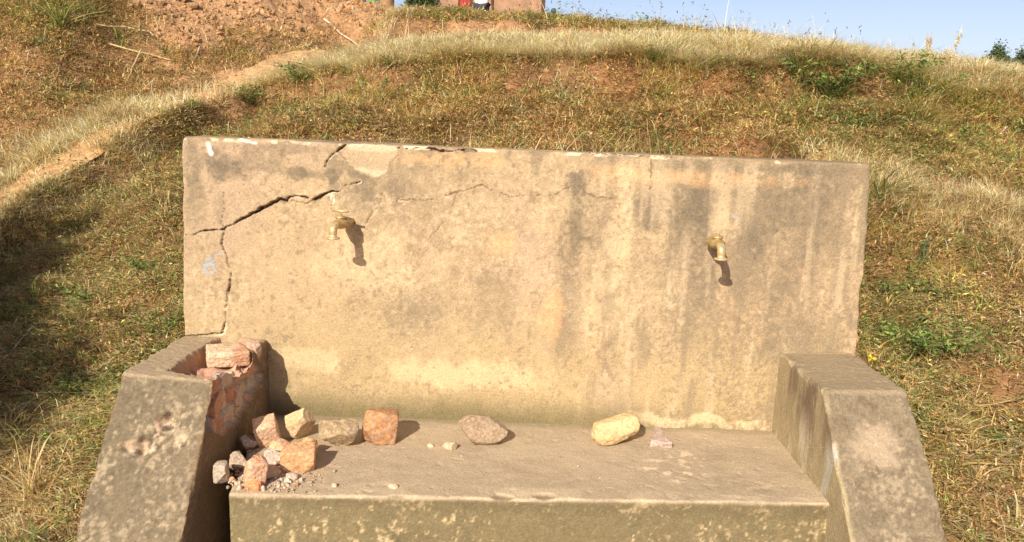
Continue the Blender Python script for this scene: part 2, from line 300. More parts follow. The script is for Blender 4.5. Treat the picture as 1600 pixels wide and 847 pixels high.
# ------------------------------------------------------------------ concrete tap stand
def hexgrid(c, step, r=.012, rn=.6, seed=0):
    """solid block between 8 corners (x,y,z bits), dense welded surface grid, worn rounded edges"""
    c = np.array(c, float)                                            # index 4*x+2*y+z
    L = np.array([np.linalg.norm(c[4]-c[0]), np.linalg.norm(c[2]-c[0]), np.linalg.norm(c[1]-c[0])])
    n = np.maximum(2, (L/np.array(step)).astype(int)); idx = -np.ones((n[0]+1, n[1]+1, n[2]+1), np.int64)
    m_ = np.zeros(idx.shape, bool); m_[[0, -1]] = 1; m_[:, [0, -1]] = 1; m_[:, :, [0, -1]] = 1
    q = np.argwhere(m_); idx[m_] = np.arange(len(q)); F = []
    def quads(a, flip):
        f = np.stack([a[:-1, :-1], a[1:, :-1], a[1:, 1:], a[:-1, 1:]], -1).reshape(-1, 4)
        F.append(f[:, ::-1] if flip else f)
    quads(idx[0], True); quads(idx[-1], False); quads(idx[:, 0], False); quads(idx[:, -1], True); quads(idx[:, :, 0], True); quads(idx[:, :, -1], False)
    m = q/n*L
    rr = (r*(1+rn*fbm(m+seed*3.1, 13, 4, seed)*2.2)).clip(.0015, L.min()*.4)[:, None]
    k = np.clip(m, rr, L-rr); d = m-k; dl = np.linalg.norm(d, axis=1)[:, None]
    m = np.where(dl > 1e-9, k+d/np.maximum(dl, 1e-9)*np.minimum(rr, dl), m)
    t = m/L; V = 0
    for b in range(8):
        w = np.prod([t[:, a] if (b >> (2-a)) & 1 else 1-t[:, a] for a in range(3)], axis=0)
        V = V + w[:, None]*c[b]
    return V, F
def wob(V, amp, sc, s): return V + amp*np.c_[fbm(V, sc, 4, s), fbm(V, sc, 4, s+50), fbm(V, sc, 4, s+90)]
def mixc(c, col, m): return c*(1-m[:, None]) + np.array(col)*m[:, None]
def wallpt(p): q = onY(p[0], p[1], 3.0); return np.array([q[0], q[2]])
CREAM = np.array([.405, .312, .19])

stand = empty('tap_stand', (0, 2.6, 0), 'weathered cream concrete water tap stand with cracked back wall and two sloping wings', 'water point')
def par(o): o.parent = stand; o.matrix_parent_inverse = stand.matrix_world.inverted(); o.location = (0, -2.6, 0); return o

# back wall
V, F = hexgrid([(-1.348,3,-.1),(-1.317,3,1.423),(-1.348,3.22,-.1),(-1.317,3.22,1.423),(1.296,3,-.1),(1.249,3,1.422),(1.296,3.22,-.1),(1.249,3.22,1.422)], (.0038, .02, .0038), .009, 1.1, 2)
V = wob(V, .005, 5, 70); P2 = V[:, [0, 2]]; N3 = V*1.0; front = V[:, 1] < 3.03
c = CREAM*(1+.16*fbm(N3, 3, 5, 100)+.16*fbm(N3, 22, 4, 105)+.22*fbm(N3, 75, 3, 107))[:, None]
c = mixc(c, (.50, .36, .215), sstep(fbm(N3, 2.2, 4, 110), -.1, .5)*.6)
c = mixc(c, (.3, .225, .145), sstep(fbm(N3*[1, 1, .5], 55, 4, 115, .7)+.7*fbm(N3, 4, 4, 116)+.3*sstep(V[:, 0], -.2, 1), .0, .8)*.6)
c = mixc(c, (.68, .53, .34), sstep(fbm(N3, 60, 4, 117, .7)+.4*fbm(N3, 6, 3, 118), .1, .6)*.5)
c = mixc(c, (.42, .32, .165), (1-sstep(P2[:, 1]+.12*fbm(N3, 5, 3, 112), .5, .95))*.6)
c = mixc(c, (.44, .32, .23), sstep(fbm(N3*[1, 1, .6], 3.3, 4, 113), .1, .5)*.45)
Nn = fbm(N3*np.array([1, 1, .45]), 16, 5, 120); Nf = fbm(N3, 60, 3, 124)
def ell(px, py, rx, ry, soft=.6, amt=1., nz=.8):
    """a soft-edged weathering patch, given by its centre and radii in photo pixels"""
    cc = wallpt((px, py)); s = 3.02/FPX
    d = np.sqrt(((P2[:, 0]-cc[0])/(rx*s))**2+((P2[:, 1]-cc[1])/(ry*s))**2)+nz*1.3*Nn+.5*Nf
    return (1-sstep(d, 1-soft*.7, 1+soft*.3))*amt
for e in [(898,290,20,22,.5,.8),(898,350,22,60,.7,.6),(893,430,22,130,.8,.5),(890,520,30,70,.9,.35),(1010,322,26,36,.5,.75),(1022,345,14,22,.5,.6),(1070,320,42,34,.5,.8),(1065,370,40,60,.8,.6),(1070,430,50,90,.9,.4),
          (1095,500,60,70,.9,.3),(1230,330,120,55,.8,.65),(1180,430,80,80,.9,.5),(1265,400,90,110,.9,.5),(1250,520,90,60,.9,.5),(1290,300,60,30,.7,.4),(1345,300,16,60,.8,.4),(302,260,22,60,.8,.6),(305,320,20,60,.8,.35),(345,250,40,14,.6,.5),(355,268,40,16,.5,.8),(400,255,60,20,.6,.5),(460,270,26,13,.5,.75),(490,272,30,12,.5,.6),
          (540,262,50,18,.6,.5),(580,290,60,22,.7,.55),(560,310,40,20,.8,.35),(440,232,90,10,.6,.5),(345,330,12,30,.7,.3),(640,480,60,34,.8,.5),(770,470,50,50,.8,.35),(690,430,40,20,.8,.2),(838,250,8,28,.7,.5),(795,240,6,24,.7,.4),(1060,260,60,10,.6,.5),(1190,262,130,9,.6,.6),(960,250,30,8,.5,.5),
          (1270,263,100,10,.5,.55),(620,262,60,12,.8,.25),(940,330,18,60,.9,.3),(1160,320,24,60,.9,.25)]:
    c = mixc(c, (.17, .14, .095), np.clip(ell(*e)*.95*(1+.8*fbm(N3, 70, 3, 138, .7)), 0, .85))
for e in [(780,375,26,24,.8,.45),(860,490,22,40,.8,.4),(1120,280,110,10,.9,.35),(980,275,50,18,.8,.3),(700,250,90,16,.8,.4)]:
    c = mixc(c, (.72, .42, .2), ell(*e))
for e in [(720,585,160,24,.8,.4),(480,560,60,20,.8,.35),(1340,330,8,50,.7,.5),(970,350,22,90,.9,.35),(930,500,40,60,.9,.25),(590,425,90,60,.9,.3),(1130,345,16,30,.9,.4)]:
    c = mixc(c, (.76, .6, .36), ell(*e))
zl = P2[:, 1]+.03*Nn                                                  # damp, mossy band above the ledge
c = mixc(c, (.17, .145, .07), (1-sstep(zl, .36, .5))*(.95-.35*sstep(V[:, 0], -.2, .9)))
c = mixc(c, (.66, .5, .3), (1-sstep(np.abs(zl-.395-.01*fbm(N3, 6, 3, 5)), .012, .03))*sstep(V[:, 0], .35, .55)*.8)
c = mixc(c, (.25, .2, .13), sstep(fbm(N3*np.array([1, 1, .16]), 26, 4, 131), .1, .5)*sstep(V[:, 0]+.1*Nn, .0, .5)*.62)
c = mixc(c, (.58, .46, .3), sstep(fbm(N3*np.array([1, 1, .14]), 22, 4, 133), .1, .5)*sstep(V[:, 0]+.1*Nn, -.1, .4)*.45)
c = mixc(c, (.24, .18, .11), sstep(Nf+.5*Nn, .36, .65)*.6)
c = mixc(c, (.25, .195, .125), sstep(fbm(N3, 85, 4, 135, .7)+.35*sstep(V[:, 0]+.2*Nn, .2, 1.)+.45*fbm(N3, 5, 4, 136), .2, .75)*.7)
c = mixc(c, (.27, .2, .12), sstep(V[:, 2], 1.402, 1.42)*sstep(fbm(N3, 9, 3, 9)+.4*sstep(V[:, 0], -.3, .2), -.1, .3)*.8)
c = mixc(c, (.8, .66, .45), (1-sstep(np.abs(V[:, 2]-1.415), .004, .008))*sstep(fbm(N3, 20, 3, 19), .1, .35)*.8)
patch = [wallpt(p) for p in [(528,238),(540,226),(622,228),(623,243),(610,252),(606,268),(590,281),(578,272),(552,265)]]
sd = sdpoly(P2, patch)+.006*Nn
c = mixc(c, (.5, .385, .25), (1-sstep(sd, -.006, .008))*.6); V[:, 1] -= np.where(front, (1-sstep(sd, -.003, .003))*.003, 0)
for q in [[(552,263),(605,266),(600,274),(585,278),(575,270)], [(540,226),(622,228),(622,236),(545,234)]]:
    c = mixc(c, (.62, .49, .33), (1-sstep(sdpoly(P2, [wallpt(p) for p in q])+.012*Nn+.006*Nf, -.003, .004))*.8)
for q, w in [([(325,226),(327,236),(330,240)], .011), ([(375,218),(400,224)], .006), ([(519,306),(521,316)], .008)]:
    c = mixc(c, (.86, .78, .66), 1-sstep(polyd(P2, [wallpt(p) for p in q])+.004*Nf, w*.4, w))
for q in [[(318,424),(326,402),(329,402),(336,422)],[(320,414),(334,413)],[(322,426),(330,425)],[(345,396),(338,398)],[(1146,338),(1152,342)]]:
    c = mixc(c, (.30, .45, .60), (1-sstep(polyd(P2, [wallpt(p) for p in q])+.006*Nf, .002, .009))*.5)
jit = .009*np.c_[fbm(N3, 40, 3, 140), fbm(N3, 40, 3, 150)]
def crack(q, w, depth, dirt=.8, end=True):
    global c, V
    w = max(w*.5, .0019)
    L = [wallpt(p) for p in q]; d = polyd(P2+jit, L)
    ww = .85*w*(1+1.5*fbm(N3, 17, 3, 160)).clip(.25, 2.2); m = 1-sstep(d, ww*.55, ww)
    V[:, 1] += np.where(front, m*depth, 0)
    c = mixc(c, (.12, .085, .055), m*dirt)
    c = mixc(c, (.26, .19, .12), (1-sstep(d, ww, ww*3.2))*.35*sstep(Nn, -.3, .2))
    c = mixc(c, (.72, .58, .4), sstep(d, ww, ww*1.3)*(1-sstep(d, ww*2, ww*3))*sstep(-Nn, .12, .3)*.7)
crack([(281,366),(300,367),(322,360),(333,361),(352,358)], .0055, .02)
crack([(352,357),(365,352),(385,338),(398,330),(404,327)], .008, .03)
crack([(396,332),(410,325),(425,316),(437,313),(447,313)], .0095, .035)
crack([(447,312),(455,307),(470,306),(479,308)], .0065, .02)
crack([(455,315),(480,316),(500,311)], .005, .008, .45)
crack([(492,311),(505,306),(513,302),(527,300)], .0085, .03)
crack([(527,300),(545,290),(562,283)], .004, .012, .7)
crack([(519,310),(518,326),(526,338),(535,342)], .004, .01, .7)
crack([(352,357),(346,345),(350,325),(348,300)], .0028, .006, .6)
crack([(353,357),(349,368),(347,384),(353,400),(360,422),(357,450),(352,490),(351,516)], .0055, .02, .8)
crack([(351,508),(348,521)], .009, .02)
crack([(539,226),(527,237)], .011, .03); crack([(527,237),(514,247),(507,262)], .0045, .012)
crack([(530,238),(541,252),(552,264)], .0028, .006, .6)
crack([(596,300),(594,318),(582,330),(572,348)], .0028, .006, .6)
crack([(625,313),(680,312),(715,300),(752,291),(800,307),(855,306),(890,293)], .0026, .006, .55)
crack([(715,300),(703,338),(670,372)], .0022, .004, .35)
crack([(1019,248),(1017,270),(1014,296)], .0028, .006, .6)
crack([(905,292),(925,308),(960,312)], .0028, .006, .5)
crack([(620,233),(650,232),(690,234),(745,236)], .009, .022, .95)  # notch under the top lip, its shadow also darkened into the colour
crack([(880,236),(930,240),(1000,244),(1050,247)], .003, .008, .6)
crack([(285,524),(320,524),(346,521)], .007, .02, .9)
par(mk('back_wall', V, F, M['plaster'], np.clip(c, .02, .9)))

def concrete(V, s, base=(.30, .22, .14)):
    n1 = fbm(V, 5, 5, s); n2 = fbm(V, 28, 4, s+5); n3 = fbm(V, 80, 3, s+9)
    c = np.array(base)*(1+.22*n1+.22*n2+.18*n3)[:, None]
    c = mixc(c, (.13, .10, .065), sstep(n2+.6*n1+.4*n3, .0, .6)*.65)
    c = mixc(c, (.42, .34, .23), sstep(n3*.8+.6*fbm(V, 9, 4, s+14), .1, .5)*.6)
    c = c*(1+.35*fbm(V, 130, 3, s+19))[:, None]
    return c
# ledge
V, F = hexgrid([(-.885,2.28,-.05),(-.9,2.30,.35),(-1.03,3.05,-.05),(-1.03,3.05,.347),(1.01,2.4,-.05),(1.0,2.385,.372),(1.02,3.05,-.05),(1.02,3.05,.375)], (.0055, .0055, .0055), .010, 1.1, 11)
V = wob(V, .005, 4, 170)
top = sstep(V[:, 2], .325, .343); n1 = fbm(V, 5, 5, 180); n2 = fbm(V, 24, 4, 185); n3 = fbm(V, 90, 3, 187)
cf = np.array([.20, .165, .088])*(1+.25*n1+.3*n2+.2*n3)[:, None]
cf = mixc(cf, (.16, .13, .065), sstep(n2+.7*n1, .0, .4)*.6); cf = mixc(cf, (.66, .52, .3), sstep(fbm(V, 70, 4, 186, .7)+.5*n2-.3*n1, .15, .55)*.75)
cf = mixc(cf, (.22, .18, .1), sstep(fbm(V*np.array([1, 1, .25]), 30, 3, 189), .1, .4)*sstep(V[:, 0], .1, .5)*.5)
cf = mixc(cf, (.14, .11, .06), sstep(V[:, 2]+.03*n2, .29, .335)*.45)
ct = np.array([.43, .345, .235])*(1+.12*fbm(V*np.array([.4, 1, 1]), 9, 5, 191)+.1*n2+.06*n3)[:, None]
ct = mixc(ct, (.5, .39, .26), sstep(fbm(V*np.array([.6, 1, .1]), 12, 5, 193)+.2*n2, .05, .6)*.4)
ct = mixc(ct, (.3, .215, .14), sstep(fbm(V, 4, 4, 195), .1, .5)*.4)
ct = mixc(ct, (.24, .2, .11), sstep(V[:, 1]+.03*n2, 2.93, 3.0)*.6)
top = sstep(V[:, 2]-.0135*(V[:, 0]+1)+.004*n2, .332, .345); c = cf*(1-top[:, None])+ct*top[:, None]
edge = np.exp(-((V[:, 2]-.344-.0137*(V[:, 0]+1)+.002*n2)/.0035)**2)*(V[:, 1] < 2.42)
c = mixc(c, (.7, .57, .38), edge*sstep(fbm(V, 8, 3, 197)+.35*(V[:, 0]+.3), -.1, .2)*.45)
rk = (1-sstep(sdpoly(V[:, :2], [onZ(*p, .372)[:2] for p in [(1010,705),(1080,700),(1120,740),(1060,755),(1000,730)]])+.03*n2, -.03, .02))
dst = onZ(415, 742, .35)[:2]; dd = np.linalg.norm((V[:, :2]-dst)*np.array([1, 1.3]), axis=1)+.05*n2
c = mixc(c, (.5, .42, .32), (1-sstep(dd, .05, .16))*top*.8)
c = mixc(c, (.7, .55, .38), rk*sstep(fbm(V, 30, 3, 199), .12, .3)*top*.8)
V[:, 2] += top*(.003*fbm(V, 12, 4, 200)-.0025*sstep(fbm(V, 40, 3, 201), .3, .5))
for px in (540, 620, 785, 850):                                       # chips along the front edge
    a = onZ(px, 776, .36); d = np.linalg.norm((V-a)*np.array([.6, 1, 1.2]), axis=1)+.006*n3
    V += ((1-sstep(d, .008, .026))*.009)[:, None]*np.array([0, 1, -1]); c = mixc(c, (.2, .15, .085), (1-sstep(d, .01, .026))*.7)
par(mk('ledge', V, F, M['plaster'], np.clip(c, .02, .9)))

# right wing
V, F = hexgrid([(.985,1.83,-.05),(.985,2.535,.69),(.985,3.05,-.05),(.98,3.05,.687),(1.29,1.83,-.05),(1.268,2.57,.70),(1.29,3.05,-.05),(1.27,3.05,.70)], (.0055, .0055, .0055), .022, 1.3, 21)
V = wob(V, .006, 4, 210); c = concrete(V, 220, (.218, .176, .115))
n2 = fbm(V, 24, 4, 222)
c = mixc(c, (.55, .43, .3), (1-sstep(np.linalg.norm(V-onY(1370,695,2.42), axis=1)+.05*n2, .03, .10))*.5)
V = V + (.004*fbm(V, 60, 4, 226, .7))[:, None]*np.array([0, -1, .7])
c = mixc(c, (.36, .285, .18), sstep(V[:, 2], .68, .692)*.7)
inner = 1-sstep(V[:, 0], .99, 1.0)
st = fbm(V*np.array([1, 1, .2]), 18, 4, 225)
ci = np.array([.36, .3, .18])*(1+.2*n2)[:, None]; ci = mixc(ci, (.16, .115, .075), sstep(st, -.25, .25)*.85*sstep(V[:, 2]+.06*st, .42, .62)); ci = mixc(ci, (.6, .55, .42), sstep(st, .1, .4)*.7*(1-sstep(V[:, 2], .45, .62)))
ci = mixc(ci, (.5, .52, .48), (1-sstep(np.abs(V[:, 1]-2.38-.3*(.6-V[:, 2])), .01, .035))*.5)
c = c*(1-inner[:, None])+ci*inner[:, None]
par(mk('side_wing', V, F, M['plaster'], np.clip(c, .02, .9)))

# left wing, its top broken open
ZT = .655
V, F = hexgrid([(-1.352,2.02,-.05),(-1.33,2.515,ZT),(-1.352,3.05,-.05),(-1.335,3.05,ZT),(-1.015,2.02,-.05),(-1.0,2.475,ZT),(-.99,3.05,-.05),(-1.0,3.05,ZT)], (.005, .005, .005), .018, 1.1, 31)
V = wob(V, .007, 5, 230); c = concrete(V, 240, (.185, .15, .097)); n2 = fbm(V, 24, 4, 242); n3 = fbm(V, 60, 3, 244)
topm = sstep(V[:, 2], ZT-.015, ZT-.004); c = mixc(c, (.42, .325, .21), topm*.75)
V = V + (.0045*fbm(V, 60, 4, 246, .7))[:, None]*np.array([0, -1, .7])
hol = [onZ(*p, ZT)[:2] for p in [(262,579),(300,553),(328,533),(348,524)]]+[np.array(p) for p in [(-1.03,2.975),(-1.022,2.84),(-.97,2.80),(-.97,2.49),(-1.03,2.495)]]
sh = sdpoly(V[:, :2], hol)+.008*n2+.006*n3
dep = (1-sstep(sh, -.012, .003))*(.062+.025*n2+.02*fbm(V, 14, 3, 249))
dep = dep*(1-.75*sstep(V[:, 0], -1.1, -1.03)*(1-sstep(V[:, 1], 2.6, 2.72)))
V[:, 2] = np.where(sh < .003, np.minimum(V[:, 2], ZT-dep), V[:, 2])
mh = (1-sstep(sh, -.006, .004))*sstep(V[:, 2], ZT-.13, ZT-.11)
c = mixc(c, (.47, .27, .18), mh*.9); c = mixc(c, (.8, .68, .5), mh*sstep(V[:, 0]+.02*n2, -1.09, -1.05)*(1-sstep(V[:, 1], 2.72, 2.8))*.8)
sc_ = [onX(*p, -1.0)[1:] for p in [(330,588),(404,565),(419,590),(402,612),(385,640),(352,684),(318,668),(308,640)]]
ssd = sdpoly(V[:, 1:], sc_)+.006*n2; inn = sstep(V[:, 0], -1.05, -1.02)
car = (1-sstep(ssd, -.008, .002))*inn*sstep(V[:, 1]-2.475+.645*(ZT-V[:, 2]), .008, .022)
zz = V[:, 2]+.01*n2+.12*(V[:, 1]-2.6); row = np.floor(zz/.064); yy = V[:, 1]+.008*n2+.045*(row % 2); colm = np.floor(yy/.105)
hsh = (np.sin(row*12.9+colm*78.2)*43758.5) % 1
jy = np.minimum(yy/.105 % 1, 1-yy/.105 % 1)*.105; jz = np.minimum(zz/.064 % 1, 1-zz/.064 % 1)*.064; joint = 1-sstep(np.minimum(jy, jz), .003, .008)
V[:, 0] -= car*(.014+.022*hsh+.01*joint+.006*fbm(V, 45, 3, 250))
bc = np.array([(.56, .31, .2), (.6, .44, .33), (.5, .23, .13), (.56, .47, .38)])[(hsh*3.99).astype(int)]*(1+.3*n3)[:, None]
bc = mixc(bc, (.5, .44, .36), np.clip(joint*.8+sstep(n2, .1, .4)*.6, 0, 1)); c = c*(1-car[:, None]*.95)+bc*car[:, None]*.95
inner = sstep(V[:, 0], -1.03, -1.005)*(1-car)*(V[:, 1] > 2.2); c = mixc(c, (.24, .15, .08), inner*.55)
def face(px, py):
    d = ray(px, py); k = .702; t = (2.515-k*.655+k*1.5)/(d[1]-k*d[2]); return EYE+t*d
fr = [face(*p) for p in [(215,702),(240,695),(262,668),(272,660),(285,690),(255,690)]]   # scab of broken render on the sloping face
fd = np.min([np.linalg.norm((V-p)*np.array([.8, 1, 1]), axis=1) for p in fr], axis=0)+.03*n2
sc2 = 1-sstep(fd, .02, .04); c = mixc(c, (.55, .44, .31), sc2*sstep(n3, -.2, .3)*.8); c = mixc(c, (.12, .09, .06), sc2*sstep(-n3-.3*n2, .15, .4)*.7); c = mixc(c, (.42, .27, .18), sc2*sstep(-n2, .25, .45)*.4)
V = V + (sc2*(.04*fbm(V, 36, 4, 260, .6)-.014))[:, None]*np.array([0, -1, .7])
ed = np.array([V[:, 1]-.78*(V[:, 2]-ZT)-2.475]).ravel()               # chipped arris between sloping and inner face
ch = (1-sstep(np.abs(ed), .0, .05))*sstep(V[:, 0], -1.06, -1.01)*sstep(fbm(V, 11, 3, 262), -.1, .3)*(V[:, 2] > .5)
V = V+(ch*.022)[:, None]*np.array([-1, .5, 0]); c = mixc(c, (.68, .54, .38), ch*.7)
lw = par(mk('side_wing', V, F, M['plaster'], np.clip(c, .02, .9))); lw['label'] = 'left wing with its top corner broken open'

# ------------------------------------------------------------------ loose stones and bricks
def ico(sub):
    bm = bmesh.new(); bmesh.ops.create_icosphere(bm, subdivisions=sub, radius=1)
    V = np.array([v.co[:] for v in bm.verts]); F = np.array([[v.index for v in f.verts] for f in bm.faces]); bm.free(); return V, F
IV, IF = ico(5); IV3, IF3 = ico(3)
def rotm(rx, ry, rz): 
    from mathutils import Euler
    return np.array(Euler((rx, ry, rz)).to_matrix())
def rockmesh(size, seed, cuts=9, flat=.62, rot=(0, 0, 0), amp=.05, cols=((.5, .38, .25), (.4, .28, .18)), box=0, planes=()):
    g = np.random.default_rng(seed); V = IV.copy()
    if box: V = V/np.maximum(np.abs(V).max(1)[:, None]**box, 1e-6)
    for k in range(cuts):
        nn = g.normal(size=3); nn /= np.linalg.norm(nn); d = flat+(max(flat+(.3 if box > .75 else .06), .92)-flat)*g.random(); e = V@nn-d
        V = V-np.clip(e, 0, None)[:, None]*nn
    for nn, d in planes:
        nn = np.array(nn, float); nn /= np.linalg.norm(nn); e = V@nn-d; V = V-np.clip(e, 0, None)[:, None]*nn
    V = V*(1+amp*fbm(V, 1.8, 4, seed)+amp*.8*fbm(V, 6, 4, seed+3))[:, None]
    V0 = V.copy(); V = V*np.array(size)/2; V = V@rotm(*rot).T
    V[:, 2] -= V[:, 2].min()
    n1 = fbm(V0, 1.6, 4, seed+9); n2 = fbm(V0, 7, 4, seed+12)*1.3
    c = mixc(np.tile(np.array(cols[0], float), (len(V), 1)), cols[1], sstep(n1+.4*n2, -.15, .3))*(1+.22*n2)[:, None]
    c = mixc(c*1.12, (.5, .4, .29), sstep(fbm(V0, 4, 5, seed+30, .7), -.1, .5)*.5); c = mixc(c, np.array(cols[1])*.4, sstep(fbm(V0, 6, 4, seed+33, .7), .2, .5)*.35)
    if len(cols) > 2: c = mixc(c, cols[2], sstep(fbm(V0, 2.6, 3, seed+20), .15, .35)*.85)
    return V, c
def rock(name, label, cat, px, py, z, size, seed, group=None, sink=.004, **k):
    V, c = rockmesh(size, seed, **k); o = mk(name, V, [IF], M['stone'], np.clip(c, .02, .9))
    b = onZ(px, py, z); o.location = (b[0], b[1], z-sink); return tag(o, label, cat, group)
def slabz(x): return .347+.014*(x+1)
BR = ((.62, .36, .22), (.5, .26, .14)); 
G = 'loose stones and brick pieces on the ledge'
rock('brick_fragment', 'pale pink half brick leaning at the left end of the row of stones', 'brick', 417, 695, .35, (.08,.075,.088), 3, G, box=.95, cuts=5, flat=1.15, rot=(.3,-.25,.3), amp=.03, cols=((.66,.44,.29),(.56,.36,.23)))
rock('stone', 'pale yellow pointed stone between the pink half brick and the brown stone', 'stone', 470, 684, .35, (.165,.09,.135), 12, G, cuts=11, flat=.42, amp=.03, rot=(.1,.2,.4), cols=((.6,.45,.27),(.5,.36,.2)), planes=[((-.8,-.2,.6),.45),((.7,-.3,.6),.5)])
rock('stone', 'olive brown angular stone beside the rusty square block', 'stone', 525, 698, .35, (.165,.12,.16), 24, G, cuts=12, flat=.45, amp=.03, rot=(.2,-.1,.2), cols=((.27,.2,.12),(.36,.27,.155)), planes=[((-.2,-.8,-.5),.5),((-.6,-.6,.6),.45)])
rock('stone', 'rusty orange squarish block between the olive stone and the flat brown stone', 'stone', 594, 690, .35, (.125,.10,.118), 35, G, cuts=7, flat=1.0, box=.85, rot=(-.1,.12,.25), amp=.06, cols=((.38,.2,.1),(.28,.15,.08),(.5,.28,.13)))
rock('brick_fragment', 'orange brick piece with a square face in front of the pale yellow stone', 'brick', 466, 733, .35, (.112,.08,.08), 44, G, box=.95, cuts=6, flat=1.1, rot=(.15,.05,.2), amp=.04, cols=((.6,.35,.18),(.5,.28,.14)))
rock('brick_fragment', 'small orange brick lump wedged behind the square-faced brick piece', 'brick', 484, 712, .35, (.055,.05,.075), 47, G, box=.4, cuts=5, flat=.7, amp=.06, cols=((.68,.36,.18),(.56,.26,.12)))
rock('mortar_lump', 'grey-white mortar lump left of the orange brick piece', 'rubble', 424, 726, .35, (.085,.07,.06), 52, G, cuts=9, flat=.6, amp=.09, cols=((.56,.5,.42),(.44,.38,.31)))
rock('brick_fragment', 'upright pink and orange brick piece at the front of the rubble', 'brick', 400, 757, .35, (.062,.065,.09), 60, G, box=.9, cuts=8, flat=.95, rot=(.2,.1,.5), amp=.05, cols=((.58,.38,.27),(.6,.28,.14)))
rock('brick_fragment', 'small red brick chip at the foot of the upright brick piece', 'brick', 395, 764, .35, (.06,.04,.03), 62, G, box=.5, cuts=5, flat=.7, amp=.06, cols=((.68,.3,.14),(.6,.24,.1)))
rock('mortar_lump', 'grey block in the shade beside the left wing', 'rubble', 347, 752, .35, (.045,.05,.07), 66, G, box=.7, cuts=3, flat=.9, amp=.03, cols=((.4,.34,.27),(.33,.28,.22)))
rock('mortar_lump', 'dark grey rubble lump behind the grey block in the shade', 'rubble', 372, 730, .35, (.085,.07,.06), 68, G, cuts=10, flat=.55, amp=.1, cols=((.38,.3,.22),(.46,.37,.27)))
rock('mortar_lump', 'dark grey rubble lump against the wing behind the pink half brick', 'rubble', 388, 700, .35, (.07,.08,.055), 69, G, cuts=10, flat=.55, amp=.1, cols=((.38,.3,.22),(.46,.37,.27)))
rock('stone', 'flat brown rounded stone lying alone in the middle of the ledge', 'stone', 752, 692, .358, (.195,.095,.11), 83, G, cuts=6, flat=.75, rot=(-.35,.12,.1), amp=.035, cols=((.32,.235,.155),(.27,.2,.13)), planes=[((-.9,0,-.5),.7),((.3,-1,.1),.55)])
rock('stone', 'small pale pebble just left of the flat brown stone', 'pebble', 704, 702, .357, (.058,.045,.034), 90, G, cuts=7, flat=.65, cols=((.52,.42,.28),(.44,.34,.22)))
rock('stone', 'tiny cream pebble left of the small pale pebble', 'pebble', 673, 698, .356, (.026,.022,.016), 91, G, cuts=7, flat=.65, cols=((.66,.5,.34),(.56,.42,.28)))
rock('stone', 'cream pebble near the front edge of the ledge', 'pebble', 614, 763, .353, (.036,.026,.02), 92, G, cuts=7, flat=.65, cols=((.66,.53,.34),(.56,.42,.28)))
rock('stone', 'grey shard-shaped flat stone right of the yellow sandstone', 'stone', 1029, 691, .366, (.094,.12,.03), 101, G, cuts=2, flat=.9, rot=(.12,0,0), amp=.03, box=.9, cols=((.36,.27,.23),(.4,.31,.26)), planes=[((1,.35,0),.5),((-1,.35,0),.5)])
rock('brick_fragment', 'flat tan brick flake tucked between the upright piece and the mortar lump', 'brick', 422, 745, .35, (.06,.05,.03), 120, G, box=.8, cuts=6, flat=.95, rot=(.2,.3,.8), amp=.05, cols=((.6,.42,.28),(.52,.34,.22)))
rock('brick_fragment', 'orange-tan brick wedge in the gap under the pink half brick', 'brick', 440, 712, .35, (.075,.06,.05), 121, G, box=.8, cuts=7, flat=.9, rot=(.4,.1,1.1), amp=.06, cols=((.62,.4,.24),(.54,.3,.17)))
rock('mortar_lump', 'pale mortar chunk in front of the square-faced brick piece', 'rubble', 455, 748, .35, (.05,.04,.026), 122, G, cuts=9, flat=.6, amp=.08, cols=((.55,.46,.36),(.46,.38,.29)))
# curved yellow sandstone: a bent loaf
g = IV.copy(); V = g/np.maximum(np.abs(g).max(1)[:, None]**.35, 1e-6)
for nn, d in [((-.5,-.6,.6), .85),((.2,-.9,.5),.8),((.1,.1,1),.85)]:
    nn = np.array(nn)/np.linalg.norm(nn); V = V-np.clip(V@nn-d, 0, None)[:, None]*nn
V = V*(1+.10*fbm(V, 1.6, 3, 77)+.05*fbm(V, 6, 4, 72))[:, None]*np.array([.095, .05, .045])
V[:, 2] += .022*sstep(V[:, 0], -.05, .08)-.2*V[:, 0]**2*3; V[:, 2] -= V[:, 2].min(); V = V@rotm(0, -.05, .35).T
n2 = fbm(V*12, 1, 4, 73)[:, None]
c = np.array([.56, .41, .215])*(1+.25*n2+.2*fbm(V, 60, 3, 74)[:, None]); c = mixc(c, (.74, .56, .3), sstep(V[:, 2], .05, .075)*.4)
o = mk('stone', V, [IF], M['stone'], c); b = onZ(962, 690, .365); o.location = (b[0], b[1], .364)
tag(o, 'yellow sandstone lump with a curved underside near the grey shard', 'stone', G)
# brick on the broken wing, and bricks still bedded in it
def brickmesh(size, seed, rot, cols, chip=.9):
    return rockmesh(size, seed, box=.95, cuts=2, flat=1.05, rot=rot, amp=.02, cols=cols)
V, c = rockmesh((.15, .10, .06), 301, box=.95, cuts=6, flat=1.1, rot=(.12, .03, .45), amp=.05, cols=((.62, .47, .32), (.52, .37, .24)))
c = mixc(c, (.42, .16, .08), sstep(V[:, 0]+.02*fbm(V, 40, 3, 5), .015, .04)*.55)
o = mk('brick', V, [IF], M['stone'], c); b = onZ(352, 570, .61); o.location = (b[0], b[1]+.03, .602)
tag(o, 'broken pale brick with a red end lying in the hollow of the left wing', 'brick')
rock('brick_fragment', 'small pinkish brick lump beside the broken pale brick on the left wing', 'brick', 396, 560, .61, (.06,.07,.06), 305, None, box=.8, cuts=7, flat=.9, rot=(.3,.2,.2), amp=.06, cols=((.5,.35,.26),(.42,.28,.2)))
